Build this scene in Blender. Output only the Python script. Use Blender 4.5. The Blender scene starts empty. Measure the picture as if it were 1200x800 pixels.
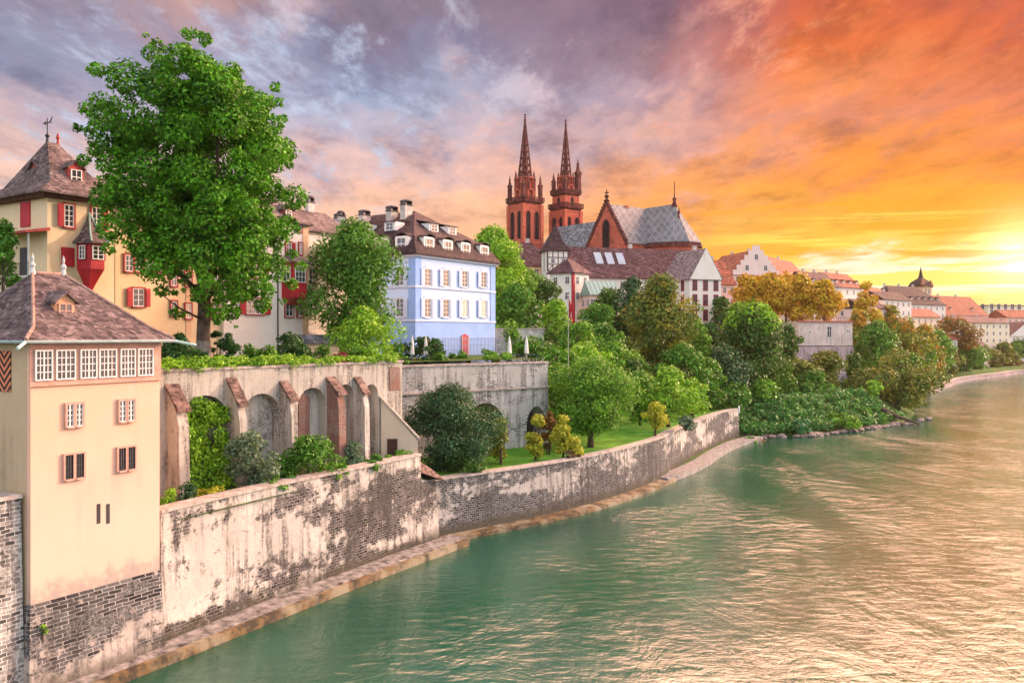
import bpy, math, random
import numpy as np
from mathutils import Vector, Matrix
C = bpy.context.scene.collection
SC = bpy.context.scene
PI = math.pi
random.seed(7)

def lin(c):
    return tuple(((v/255.0)/12.92 if v/255.0 <= .04045 else ((v/255.0+.055)/1.055)**2.4) for v in c)

# ------------------------------------------------------------------ camera
EYE = 18.0                                   # metres above the water, on the bridge
cam_d = bpy.data.cameras.new('camera'); cam = bpy.data.objects.new('camera', cam_d); C.objects.link(cam)
cam.location = (0, 0, EYE); cam.rotation_euler = (math.radians(90), 0, 0)
cam_d.sensor_width = 36; cam_d.lens = 30; cam_d.shift_y = -8/1200
cam_d.clip_start = .3; cam_d.clip_end = 9000
SC.camera = cam
SC.cycles.use_denoising = True
SC.cycles.max_bounces = 6; SC.cycles.transparent_max_bounces = 8
SC.cycles.sample_clamp_indirect = 6
SC.view_settings.view_transform = 'Standard'; SC.view_settings.look = 'None'
SC.view_settings.exposure = 0.08; SC.view_settings.gamma = 1.0

# ------------------------------------------------------------------ node helper
class NT:
    def __init__(s, tree): s.t = tree; s.L = tree.links
    def n(s, typ, ins=None, **props):
        nd = s.t.nodes.new(typ)
        for k, v in props.items(): setattr(nd, k, v)
        for k, v in (ins or {}).items():
            i = nd.inputs[k]
            if hasattr(v, 'bl_idname') and 'Socket' in v.bl_idname: s.L.new(v, i)
            elif isinstance(v, bpy.types.NodeSocket): s.L.new(v, i)
            else:
                if isinstance(v, (tuple, list)) and len(v) == 3 and i.type == 'RGBA': v = (*v, 1)
                i.default_value = v
        return nd
    def m(s, op, a, b=0.0, c=0.0, clamp=False):
        return s.n('ShaderNodeMath', {0: a, 1: b, 2: c}, operation=op, use_clamp=clamp).outputs[0]
    def v(s, op, a, b=(0, 0, 0)):
        nd = s.n('ShaderNodeVectorMath', {0: a, 1: b}, operation=op)
        return nd.outputs['Value'] if op in ('DOT_PRODUCT', 'LENGTH') else nd.outputs[0]
    def step(s, x, a, b):
        return s.n('ShaderNodeMapRange', {0: x, 1: a, 2: b, 3: 0.0, 4: 1.0}, interpolation_type='SMOOTHSTEP').outputs[0]
    def mix(s, f, a, b, blend='MIX'):
        nd = s.t.nodes.new('ShaderNodeMix'); nd.data_type = 'RGBA'; nd.blend_type = blend
        for i, v in ((0, f), (6, a), (7, b)):
            if isinstance(v, bpy.types.NodeSocket): s.L.new(v, nd.inputs[i])
            else: nd.inputs[i].default_value = (*v, 1) if isinstance(v, (tuple, list)) and len(v) == 3 else v
        return nd.outputs[2]
    def ramp(s, f, stops, interp='LINEAR'):
        nd = s.n('ShaderNodeValToRGB', {0: f}); cr = nd.color_ramp; cr.interpolation = interp
        while len(cr.elements) < len(stops): cr.elements.new(.5)
        for e, (p, c) in zip(cr.elements, stops):
            e.position = p; e.color = (*c, 1) if isinstance(c, (tuple, list)) else (c, c, c, 1)
        return nd.outputs[0]
    def noise(s, vec, scale, detail=4.0, rough=.55, dist=0.0):
        return s.n('ShaderNodeTexNoise', {'Vector': vec, 'Scale': scale, 'Detail': detail, 'Roughness': rough, 'Distortion': dist}).outputs[0]

# ------------------------------------------------------------------ sky (world)
SUN_AZ, SUN_EL = 34.0, 9.0                     # degrees, azimuth to the right of straight ahead
FILL = 1.0
w = bpy.data.worlds.new('World'); SC.world = w; w.use_nodes = True
t = NT(w.node_tree); w.node_tree.nodes.clear()
D = t.n('ShaderNodeTexCoord').outputs['Generated']
sp = t.n('ShaderNodeSeparateXYZ', {0: D})
zc = t.m('MAXIMUM', sp.outputs[2], 0.0)
# cloud deck coordinates: the direction met with a flat cloud layer, so the streaks narrow to the horizon
inv = t.m('DIVIDE', 1.0, t.m('ADD', zc, .10))
pl = t.n('ShaderNodeCombineXYZ', {0: t.m('MULTIPLY', sp.outputs[0], inv), 1: t.m('MULTIPLY', sp.outputs[1], inv), 2: 0.0}).outputs[0]
rot = t.n('ShaderNodeMapping', {'Vector': pl, 'Rotation': (0, 0, math.radians(34)), 'Scale': (1.0, .42, 1)}).outputs[0]
n_big = t.noise(rot, 1.1, 5, .55, .2)
n_mid = t.noise(rot, 2.8, 8, .62, .25)
n_fine = t.noise(t.v('ADD', rot, (4.3, 1.7, 0)), 5.5, 8, .64, .2)
az0 = t.m('MULTIPLY', t.m('ARCTAN2', sp.outputs[0], sp.outputs[1]), 57.2958)
el0 = t.m('MULTIPLY', t.m('ARCSINE', sp.outputs[2]), 57.2958)
az = t.m('ADD', az0, t.m('MULTIPLY', t.m('SUBTRACT', n_big, .53), 22.0))
elw = t.m('MULTIPLY', t.m('SUBTRACT', n_mid, .5), t.m('MULTIPLY', t.m('MINIMUM', el0, 14.0), .9))
el = t.m('ADD', el0, elw)
def col(azd, stops):
    pts = []
    for py, c in stops:
        e = math.degrees(math.atan((392-py)/1000*math.cos(math.radians(azd))))
        pts.append((max(0.0, e/24.0), lin(c)))
    pts.sort()
    return t.ramp(t.m('DIVIDE', el, 24.0), pts, 'EASE')
cols = [(-31, [(0,(150,146,168)),(60,(146,150,176)),(130,(200,175,182)),(200,(242,200,182)),(262,(185,194,218)),(330,(236,202,192)),(392,(235,190,170))]),
        (-20, [(0,(196,156,152)),(60,(160,156,182)),(130,(186,180,202)),(200,(234,196,188)),(262,(244,198,180)),(392,(240,190,165))]),
        (-8,  [(0,(134,122,142)),(50,(132,136,166)),(100,(160,174,202)),(150,(188,182,200)),(200,(226,190,186)),(250,(252,195,160)),(392,(252,190,140))]),
        (8,   [(0,(138,110,128)),(60,(156,122,132)),(110,(178,152,166)),(150,(208,166,162)),(200,(242,168,124)),(250,(253,165,92)),(320,(255,168,60)),(392,(255,170,60))]),
        (20,  [(0,(214,104,70)),(60,(240,122,66)),(100,(240,140,84)),(140,(226,142,110)),(200,(250,150,60)),(240,(252,168,50)),(294,(255,205,70)),(312,(255,248,215)),(344,(255,246,205)),(356,(255,215,110)),(392,(255,225,150))]),
        (32,  [(0,(196,92,70)),(50,(208,98,66)),(100,(222,116,80)),(150,(238,132,72)),(200,(242,142,60)),(255,(252,188,60)),(285,(255,228,130)),(312,(255,250,226)),(340,(255,246,215)),(350,(255,215,110)),(392,(255,225,130))])]
cur = col(*cols[0])
for (a0, _), (a1, st) in zip(cols[:-1], cols[1:]):
    cur = t.mix(t.n('ShaderNodeMapRange', {0: az, 1: float(a0), 2: float(a1)}).outputs[0], cur, col(a1, st))
# cloud relief: darker undersides, pale gaps
upper = t.step(el0, 5.0, 12.0)
cur = t.mix(t.m('MULTIPLY', t.step(n_mid, .50, .72), t.m('MULTIPLY', upper, .50)), cur, t.mix(.55, cur, lin((122,112,140))))
gap = t.m('MULTIPLY', t.step(n_fine, .50, .66), t.m('MULTIPLY', upper, t.step(n_big, .40, .54)))
cool = t.n('ShaderNodeMapRange', {0: az0, 1: -6.0, 2: 22.0}).outputs[0]
cur = t.mix(t.m('MULTIPLY', gap, .85), cur, t.mix(cool, lin((196,208,230)), lin((255,150,84))))
gap2 = t.m('MULTIPLY', t.step(n_mid, .30, .46), 1.0)
cur = t.mix(t.m('MULTIPLY', t.m('SUBTRACT', 1.0, gap2), t.m('MULTIPLY', upper, .5)), cur, t.mix(cool, lin((236,196,190)), lin((250,128,70))))
rel = t.noise(t.n('ShaderNodeMapping', {'Vector': pl, 'Rotation': (0, 0, math.radians(40)), 'Location': (2.2, .7, 0), 'Scale': (1.6, .9, 1)}).outputs[0], 2.2, 9, .66, .15)
rl = t.ramp(rel, [(.34, (.64,.62,.68)), (.48, (.95,.95,.97)), (.56, (1.05,1.04,1.03)), (.72, (1.28,1.24,1.16))])
cur = t.mix(t.m('MULTIPLY', t.step(el0, 3.0, 9.0), .95), cur, t.mix(1.0, cur, rl, 'MULTIPLY'))
# bright bars of cloud low over the horizon towards the sun
bars = t.n('ShaderNodeCombineXYZ', {0: t.m('MULTIPLY', az0, .055), 1: t.m('MULTIPLY', el0, 1.0), 2: 0.0}).outputs[0]
n_bar = t.noise(bars, .95, 5, .55, .7)
bm = t.m('MULTIPLY', t.step(n_bar, .50, .60), t.m('MULTIPLY', t.step(az0, 8.0, 22.0), t.m('MULTIPLY', t.step(el0, 1.5, 3.0), t.m('SUBTRACT', 1.0, t.step(el0, 6.0, 9.0)))))
cur = t.mix(t.m('MULTIPLY', bm, .9), cur, lin((255,232,96)))
bd = t.m('MULTIPLY', t.step(t.m('SUBTRACT', 1.0, n_bar), .52, .60), t.m('MULTIPLY', t.step(az0, 6.0, 18.0), t.m('MULTIPLY', t.step(el0, 3.6, 4.4), t.m('SUBTRACT', 1.0, t.step(el0, 7.0, 10.0)))))
cur = t.mix(t.m('MULTIPLY', bd, .8), cur, lin((250,168,30)))
# glow round the sun
sd = (math.sin(math.radians(31.0))*math.cos(math.radians(4.6)), math.cos(math.radians(31.0))*math.cos(math.radians(4.6)), math.sin(math.radians(4.6)))
dt = t.m('MAXIMUM', t.v('DOT_PRODUCT', D, sd), 0.0)
g1 = t.m('POWER', dt, 1500.0); g2 = t.m('POWER', dt, 60.0)
cur = t.mix(g1, cur, (.9, .75, .45), 'ADD')
cur = t.mix(t.m('MULTIPLY', g2, .09), cur, (.75, .42, .08), 'ADD')
# sky out of view: brightness added behind the bridge as fill for the facades
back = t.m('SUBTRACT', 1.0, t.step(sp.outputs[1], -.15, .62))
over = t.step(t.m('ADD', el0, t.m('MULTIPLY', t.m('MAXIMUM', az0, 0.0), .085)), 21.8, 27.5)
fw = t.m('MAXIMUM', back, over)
lit = t.m('MULTIPLY', t.step(t.m('ADD', az0, t.m('MULTIPLY', el0, 2.0)), 50.0, 76.0), t.m('SUBTRACT', 1.0, t.step(el0, 38.0, 54.0)))  # unseen bright patch above right, added to light the water and foliage
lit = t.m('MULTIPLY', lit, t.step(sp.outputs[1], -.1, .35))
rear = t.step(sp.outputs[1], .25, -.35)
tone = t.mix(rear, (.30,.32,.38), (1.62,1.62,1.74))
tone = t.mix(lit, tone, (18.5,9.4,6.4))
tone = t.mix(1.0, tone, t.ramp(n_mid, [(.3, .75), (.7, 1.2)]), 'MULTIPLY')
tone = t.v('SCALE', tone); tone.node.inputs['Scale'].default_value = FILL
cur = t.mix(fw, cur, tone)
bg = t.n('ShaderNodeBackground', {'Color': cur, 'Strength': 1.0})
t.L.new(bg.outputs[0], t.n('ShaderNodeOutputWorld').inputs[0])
w.cycles.sampling_method = 'MANUAL'; w.cycles.sample_map_resolution = 512

# ------------------------------------------------------------------ sun
sl = bpy.data.lights.new('sun', 'SUN'); sl.energy = 4.1; sl.angle = math.radians(2.0); sl.color = (1, .79, .58)
so = bpy.data.objects.new('sun', sl); C.objects.link(so)
_a, _e = math.radians(58.0), math.radians(15.0)
sv = Vector((math.sin(_a)*math.cos(_e), math.cos(_a)*math.cos(_e), math.sin(_e)))
so.rotation_euler = sv.to_track_quat('Z', 'Y').to_euler()
so.location = sv*500

# ------------------------------------------------------------------ mesh builder
class MB:
    def __init__(s): s.v = []; s.f = []
    def add(s, vs, fs):
        k = len(s.v); s.v += [tuple(a) for a in vs]; s.f += [tuple(i+k for i in f) for f in fs]; return s
    def box(s, x0, x1, y0, y1, z0, z1):
        return s.add([(x0,y0,z0),(x1,y0,z0),(x1,y1,z0),(x0,y1,z0),(x0,y0,z1),(x1,y0,z1),(x1,y1,z1),(x0,y1,z1)],
                     [(0,3,2,1),(4,5,6,7),(0,1,5,4),(1,2,6,5),(2,3,7,6),(3,0,4,7)])
    def loft(s, rings, cap0=True, cap1=True):
        n = len(rings[0]); vs = [p for r in rings for p in r]; fs = []
        for i in range(len(rings)-1):
            for j in range(n):
                a, b = i*n+j, i*n+(j+1) % n
                fs.append((a, b, b+n, a+n))
        if cap0: fs.append(tuple(reversed(range(n))))
        if cap1: fs.append(tuple((len(rings)-1)*n+j for j in range(n)))
        return s.add(vs, fs)
    def prism(s, poly, z0, z1): return s.loft([[(x, y, z0) for x, y in poly], [(x, y, z1) for x, y in poly]])
    def ext(s, poly, y0, y1):           # outline in x-z pushed through y
        return s.loft([[(x, y1, z) for x, z in poly], [(x, y0, z) for x, z in poly]])
    def extx(s, poly, x0, x1):          # outline in y-z pushed through x
        return s.loft([[(x0, y, z) for y, z in poly], [(x1, y, z) for y, z in poly]])
    def rects(s, rings):                # rings (x0,x1,y0,y1,z)
        return s.loft([[(a, c, z), (b, c, z), (b, d, z), (a, d, z)] for a, b, c, d, z in rings])
    def cyl(s, x, y, z0, z1, r, r2=None, n=8, ph=0):
        r2 = r if r2 is None else r2
        return s.loft([[(x+q*math.cos(2*PI*i/n+ph), y+q*math.sin(2*PI*i/n+ph), z) for i in range(n)] for q, z in ((r, z0), (r2, z1))])
    def lathe(s, x, y, prof, n=8, ph=0):
        return s.loft([[(x+q*math.cos(2*PI*i/n+ph), y+q*math.sin(2*PI*i/n+ph), z) for i in range(n)] for q, z in prof])
    def tube(s, pts, rs, n=6):
        pts = [Vector(p) for p in pts]; rings = []
        if not isinstance(rs, (list, tuple)): rs = [rs]*len(pts)
        for i, p in enumerate(pts):
            d = (pts[min(i+1, len(pts)-1)]-pts[max(i-1, 0)]).normalized()
            a = d.orthogonal().normalized() if i == 0 else (a-d*a.dot(d)).normalized()
            b = d.cross(a)
            rings.append([tuple(p+a*rs[i]*math.cos(2*PI*k/n)+b*rs[i]*math.sin(2*PI*k/n)) for k in range(n)])
        return s.loft(rings)
    def mesh(s, name, mat):
        me = bpy.data.meshes.new(name); me.from_pydata(s.v, [], s.f); me.update()
        if mat: me.materials.append(mat)
        return me
    def obj(s, name, mat, parent=None, smooth=False, **kw):
        o = bpy.data.objects.new(name, s.mesh(name, mat)); C.objects.link(o)
        if smooth: o.data.polygons.foreach_set('use_smooth', [True]*len(o.data.polygons))
        if parent: o.parent = parent
        for k, v in kw.items(): o[k] = v
        return o

def tag(o, label, cat, group=None, kind=None):
    o['label'] = label; o['category'] = cat
    if group: o['group'] = group
    if kind: o['kind'] = kind
    return o
def thing(name, label, cat, loc=(0,0,0), rot=0.0, group=None):
    o = bpy.data.objects.new(name, None); C.objects.link(o); o.location = loc; o.rotation_euler = (0, 0, rot)
    o.empty_display_size = .5
    return tag(o, label, cat, group)
def ray(px, depth, z=None):
    """ground point seen in column px of the photograph, at a distance"""
    return ((px-600)/1000*depth, depth)
def zat(py, depth): return EYE-(py-392)/1000*depth

# ------------------------------------------------------------------ materials
def mat(name, build, rough=.85, spec=.3):
    m = bpy.data.materials.new(name); m.use_nodes = True; m.node_tree.nodes.clear()
    t = NT(m.node_tree)
    b = t.n('ShaderNodeBsdfPrincipled', {'Roughness': rough, 'Specular IOR Level': spec})
    t.L.new(b.outputs[0], t.n('ShaderNodeOutputMaterial').inputs[0])
    build(t, b)
    return m
def objco(t): return t.n('ShaderNodeTexCoord').outputs['Object']
def setc(t, b, c): t.L.new(c, b.inputs['Base Color'])
def bump(t, b, h, strength=.3, dist=.05):
    t.L.new(t.n('ShaderNodeBump', {'Height': h, 'Strength': strength, 'Distance': dist}).outputs[0], b.inputs['Normal'])
def plain(name, c, rough=.7, var=.12, scale=1.5, spec=.3, metal=0.0):
    def f(t, b):
        n = t.noise(objco(t), scale, 5, .6)
        lo = tuple(x*(1-var*2) for x in c); hi = tuple(min(1, x*(1+var)) for x in c)
        setc(t, b, t.ramp(n, [(.3, lo), (.65, hi)])); b.inputs['Metallic'].default_value = metal
    return mat(name, f, rough, spec)
def plaster(name, c, dirt=(.30,.25,.2), amount=.5, scale=.35, low=None):
    """painted render: weather streaks run down it, grime has its own blotches"""
    def f(t, b):
        o = objco(t)
        n1 = t.noise(o, scale, 6, .62)
        st = t.n('ShaderNodeMapping', {'Vector': o, 'Scale': (1.3, 1.3, .12)}).outputs[0]
        n2 = t.noise(st, 1.1, 5, .6)
        n3 = t.noise(o, 6.0, 4, .6)
        k = t.m('MULTIPLY', t.step(t.m('MULTIPLY', n1, t.m('ADD', n2, .5)), .50, .80), amount)
        base = t.mix(n3, tuple(x*.88 for x in c), tuple(min(1, x*1.06) for x in c))
        base = t.mix(t.m('MULTIPLY', t.step(t.noise(o, .5, 7, .7), .46, .60), .35), base, tuple(min(1, x*y) for x, y in zip(c, (1.0, 1.12, 1.25))))
        base = t.mix(t.m('MULTIPLY', t.step(n2, .56, .74), .30), base, dirt)
        if low:
            zz = t.n('ShaderNodeSeparateXYZ', {0: o}).outputs[2]
            q = t.m('ADD', t.n('ShaderNodeMapRange', {0: zz, 1: low[0], 2: low[0]+low[1], 3: 1.0, 4: 0.0}).outputs[0], t.m('MULTIPLY', t.m('SUBTRACT', t.noise(o, 1.0, 6, .7), .5), 1.6))
            base = t.mix(t.step(q, .55, 1.0), base, (.17,.15,.14))
            base = t.mix(t.m('MULTIPLY', t.n('ShaderNodeMapRange', {0: zz, 1: low[0]+low[1]*2.6, 2: low[0]+low[1]}).outputs[0], .45), base, (.64,.50,.44))
        setc(t, b, t.mix(k, base, dirt))
        bump(t, b, n3, .12, .02)
    return mat(name, f, .9, .2)
def tiles(name, c1, c2, row=.32, c3=None):
    """roof tiles: courses follow the height, joints stagger"""
    def f(t, b):
        o = objco(t); s = t.n('ShaderNodeSeparateXYZ', {0: o})
        v = t.n('ShaderNodeCombineXYZ', {0: t.m('ADD', s.outputs[0], s.outputs[1]), 1: t.m('MULTIPLY', s.outputs[2], 1.15), 2: 0.0}).outputs[0]
        br = t.n('ShaderNodeTexBrick', {'Vector': v, 'Color1': c1, 'Color2': c2, 'Mortar': tuple(x*.3 for x in c1), 'Scale': 1.0,
                                        'Mortar Size': row*.05, 'Brick Width': row*.9, 'Row Height': row, 'Bias': 0.0})
        n = t.noise(o, .7, 6, .65); n2 = t.noise(o, 3.5, 4, .6)
        a = t.mix(t.m('MULTIPLY', t.step(n, .42, .70), .75), br.outputs[0], c3 or tuple(x*1.7 for x in c2))
        a = t.mix(t.m('MULTIPLY', t.step(n2, .5, .75), .5), a, tuple(x*.45 for x in c1))
        n3 = t.n('ShaderNodeTexVoronoi', {'Vector': t.n('ShaderNodeMapping', {'Vector': o, 'Scale': (1, 1, 1.6)}).outputs[0], 'Scale': 1.0/row}).outputs['Color']
        a = t.mix(1.0, a, t.ramp(t.n('ShaderNodeSeparateColor', {0: n3}).outputs[0], [(0, .45), (.5, .95), (1, 1.75)]), 'MULTIPLY')
        setc(t, b, a)
        bump(t, b, t.m('SUBTRACT', t.m('MULTIPLY', n2, .6), br.outputs['Fac']), .5, .06)
    return mat(name, f, .8, .25)
def rubble(name, plas, stone_d, stone_l, mortar, bias=.5, sc=2.2, flat=1.5, streak=(.05,.045,.045), soil=.6, low=None, course=False):
    """old quay masonry: patches of render over exposed stones, dark run-off streaks"""
    def f(t, b):
        o = objco(t); s = t.n('ShaderNodeSeparateXYZ', {0: o})
        z = s.outputs[2]
        ox = t.v('ADD', o, t.v('SCALE', t.n('ShaderNodeTexNoise', {'Vector': o, 'Scale': 1.7, 'Detail': 3.0}).outputs[1], (0,0,0)))
        if course == 'brick':
            v = t.n('ShaderNodeCombineXYZ', {0: t.m('ADD', s.outputs[0], t.m('MULTIPLY', s.outputs[1], 1.0)), 1: z, 2: 0.0}).outputs[0]
            v = t.v('ADD', v, t.n('ShaderNodeVectorMath', {0: t.n('ShaderNodeTexNoise', {'Vector': o, 'Scale': 1.2, 'Detail': 2.0}).outputs[1], 1: (.12,.12,.12)}, operation='MULTIPLY').outputs[0])
            br = t.n('ShaderNodeTexBrick', {'Vector': v, 'Color1': stone_d, 'Color2': stone_l, 'Mortar': mortar, 'Scale': 1.0, 'Mortar Size': .03, 'Brick Width': .34, 'Row Height': .15, 'Bias': -.2})
            stone = br.outputs[0]; edge = t.m('SUBTRACT', 1.0, br.outputs['Fac'])
        else:
            mp = t.n('ShaderNodeMapping', {'Vector': o, 'Scale': (1, 1, flat*1.5 if course else flat)}).outputs[0]
            vo = t.n('ShaderNodeTexVoronoi', {'Vector': mp, 'Scale': sc}, feature='DISTANCE_TO_EDGE')
            vc = t.n('ShaderNodeTexVoronoi', {'Vector': mp, 'Scale': sc})
            edge = t.step(vo.outputs[0], .03, .11)
            sv_ = t.n('ShaderNodeSeparateColor', {0: vc.outputs['Color']}).outputs[0]
            stone = t.mix(edge, mortar, t.mix(sv_, stone_d, stone_l))
            if course or flat < 1.6:
                uu = t.m('ADD', t.m('MULTIPLY', s.outputs[0], .6), t.m('MULTIPLY', s.outputs[1], .8))
                wv = t.v('ADD', t.n('ShaderNodeCombineXYZ', {0: uu, 1: z, 2: 0.0}).outputs[0], t.n('ShaderNodeVectorMath', {0: t.n('ShaderNodeTexNoise', {'Vector': o, 'Scale': 1.0, 'Detail': 3.0}).outputs[1], 1: (.25, .16, 0)}, operation='MULTIPLY').outputs[0])
                bk_ = t.n('ShaderNodeTexBrick', {'Vector': wv, 'Color1': tuple(x*.8 for x in stone_d), 'Color2': tuple(x*1.25 for x in stone_l), 'Mortar': tuple(x*1.5 for x in mortar), 'Scale': 1.0, 'Mortar Size': .020, 'Mortar Smooth': .5, 'Brick Width': .46, 'Row Height': .20, 'Bias': -.1})
                stone = t.mix(t.step(t.noise(o, .5, 4, .6), .40, .50), stone, bk_.outputs[0])
        n1 = t.noise(t.n('ShaderNodeMapping', {'Vector': o, 'Scale': (.62, .62, 1.7)}).outputs[0], .20, 7, .62, .2)
        n1 = t.m('ADD', n1, t.m('MULTIPLY', t.m('SUBTRACT', t.noise(o, 1.4, 5, .7), .5), .45))
        if low is not None: n1 = t.m('ADD', n1, t.m('MULTIPLY', t.m('SUBTRACT', low[0], z), low[1]))
        msk = t.step(t.m('ADD', n1, t.m('MULTIPLY', t.m('SUBTRACT', t.noise(o, 7.0, 4, .7), .5), .12)), bias-.035, bias+.045)
        nf = t.noise(o, 5.0, 4, .7)
        pl_ = t.mix(t.step(t.noise(o, .45, 6, .65), .38, .62), tuple(x*.74 for x in plas), plas)
        pl_ = t.mix(t.m('MULTIPLY', t.step(nf, .52, .70), .45), pl_, tuple(x*.5 for x in plas))
        pl_ = t.mix(t.m('MULTIPLY', t.step(t.noise(o, .9, 7, .75), .47, .60), .6), pl_, tuple(x*y for x, y in zip(plas, (.62, .58, .56))))
        cc = t.mix(msk, pl_, stone)
        if low is not None: cc = t.mix(t.m('MULTIPLY', t.m('SUBTRACT', 1.0, t.step(t.m('ADD', z, t.m('MULTIPLY', t.noise(o, .8, 5, .7), -1.6)), -.2, .9)), .8), cc, (.07,.062,.04))
        st = t.n('ShaderNodeMapping', {'Vector': o, 'Scale': (1.0, 1.0, .09)}).outputs[0]
        k = t.m('MULTIPLY', t.noise(st, 1.5, 6, .7), t.m('ADD', t.noise(o, .22, 4, .6), .5))
        k = t.m('MULTIPLY', t.step(k, .46, .62), soil)
        k2 = t.m('MULTIPLY', k, t.m('ADD', .35, t.m('MULTIPLY', t.step(nf, .38, .6), .65)))
        setc(t, b, t.mix(k2, cc, streak))
        bump(t, b, t.m('ADD', t.m('MULTIPLY', edge, t.m('MULTIPLY', msk, .5)), t.m('MULTIPLY', nf, .8)), .55, .06)
    return mat(name, f, .92, .2)
# ------------------------------------------------------------------ terrain
BANK = [(-45,-20),(-34,18),(-26.6,35.5),(-22.0,44.0),(-18.0,51.5),(-15.2,56.5),(-6.2,72.6),(3.3,82.0),(10.5,90.5),(18.0,102.0),(22.0,110.0),(26.6,120.0),
        (32,132),(40.5,146),(46,150),(52,151.5),(64,160),(80,172),(90,190),(100,212),(128,262),(170,325),(245,400),(330,430),(600,520),(1500,700),(4200,900)]
bx = np.array(BANK)
def bank_dist(x, y):
    """signed distance to the water's edge, positive inland"""
    p = np.stack([np.atleast_1d(x), np.atleast_1d(y)], -1)[:, None, :].astype(float)
    a, b = bx[:-1][None], bx[1:][None]
    d = b-a; tt = np.clip(((p-a)*d).sum(-1)/(d*d).sum(-1), 0, 1)
    q = a+d*tt[..., None]; r = p-q; dd = np.sqrt((r*r).sum(-1)); i = dd.argmin(1)
    di = d[0][i]; ri = r[np.arange(len(i)), i]
    return dd.min(1)*np.sign(di[:, 0]*ri[:, 1]-di[:, 1]*ri[:, 0])
def sm(x, a, b): u = np.clip((x-a)/(b-a), 0, 1); return u*u*(3-2*u)
def ground(x, y):
    x = np.atleast_1d(np.asarray(x, float)); y = np.atleast_1d(np.asarray(y, float)); s = bank_dist(x, y)
    near = -2.5+7.3*sm(s, 3.2, 6.0)+10.2*sm(s, 15, 30)
    u = sm(y, 96, 118)
    wood = -2.5+3.0*sm(s, -2, 1.2)+4.6*sm(s, 1.5, 9)+9.9*sm(s, 12, 34)+6.5*sm(s, 36, 62)
    h = near*(1-u)+wood*u
    # the town downstream stands low behind its quay
    v = sm(x, 95, 150); far = -2.5+5.5*sm(s, 0, 3)+6.0*sm(s, 10, 60)+10*sm(s, 60, 200)*(1-sm(x, 200, 420))
    h = h*(1-v)+far*v
    return h
def gz(x, y): return float(ground(x, y)[0])
xs = np.concatenate([np.arange(-3000,-300,300), np.arange(-300,-60,20), np.arange(-60,110,1.8), np.arange(110,300,6), np.arange(300,900,60), np.arange(900,4300,400)])
ys = np.concatenate([np.arange(-300,0,50), np.arange(0,70,5), np.arange(70,200,1.8), np.arange(200,480,6), np.arange(480,1200,60), np.arange(1200,5200,500)])
X, Y = np.meshgrid(xs, ys); Z = np.concatenate([ground(X[i], Y[i]) for i in range(len(ys))]).reshape(X.shape)
rng = np.random.default_rng(3); Z = Z+rng.normal(0, .06, Z.shape)
nx, ny = len(xs), len(ys)
me = bpy.data.meshes.new('ground'); idx = np.arange(nx*ny).reshape(ny, nx)
fc = np.stack([idx[:-1,:-1], idx[:-1,1:], idx[1:,1:], idx[1:,:-1]], -1).reshape(-1, 4)
me.from_pydata(np.stack([X, Y, Z], -1).reshape(-1, 3).tolist(), [], fc.tolist())
def f(t, b):
    o = objco(t); n = t.noise(o, .09, 6, .65); n2 = t.noise(o, 1.6, 5, .7)
    c = t.mix(t.step(n, .40, .62), (.035,.10,.018), (.07,.075,.03))
    setc(t, b, t.mix(t.step(n2, .45, .7), c, (.10,.20,.03))); bump(t, b, n2, .8, .3)
M_ground = mat('ground_green', f, .95, .1)
me.materials.append(M_ground); me.polygons.foreach_set('use_smooth', [True]*len(me.polygons))
o = bpy.data.objects.new('ground', me); C.objects.link(o); o['kind'] = 'structure'

# ------------------------------------------------------------------ river
def f(t, b):
    o = objco(t)
    fl = math.radians(-36)
    m1 = t.n('ShaderNodeMapping', {'Vector': o, 'Rotation': (0,0,fl), 'Scale': (1,.5,1)}).outputs[0]
    big = t.noise(m1, .045, 4, .55, 1.5)
    swirl = t.noise(m1, .16, 5, .6, 2.2)
    rip = t.noise(t.n('ShaderNodeMapping', {'Vector': o, 'Rotation': (0,0,fl), 'Scale': (.8,1.5,1)}).outputs[0], .75, 5, .6, .6)
    fine = t.noise(o, 3.2, 3, .6)
    h = t.m('ADD', t.m('MULTIPLY', swirl, 1.5), t.m('ADD', t.m('MULTIPLY', rip, .62), t.m('MULTIPLY', fine, .10)))
    silt = t.step(t.m('ADD', big, t.m('MULTIPLY', swirl, .5)), .55, .95)
    b.inputs['Base Color'].default_value = (0,0,0,1)
    setc(t, b, t.mix(silt, (.0001,.056,.031), (.0004,.080,.044)))
    b.inputs['IOR'].default_value = 1.66; b.inputs['Specular IOR Level'].default_value = .5
    calm = t.m('ADD', .35, t.m('MULTIPLY', t.step(t.noise(m1, .06, 4, .6, 1.0), .35, .65), .65))
    nd = t.n('ShaderNodeBump', {'Height': h, 'Strength': t.m('MULTIPLY', calm, .34), 'Distance': .55})
    t.L.new(nd.outputs[0], b.inputs['Normal'])
M_water = mat('river_water', f, .15, .75)
mb = MB(); mb.add([(-3000,-400,0),(4300,-400,0),(4300,5200,0),(-3000,5200,0)], [(0,1,2,3)])
mb.obj('river', M_water, kind='structure')

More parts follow.
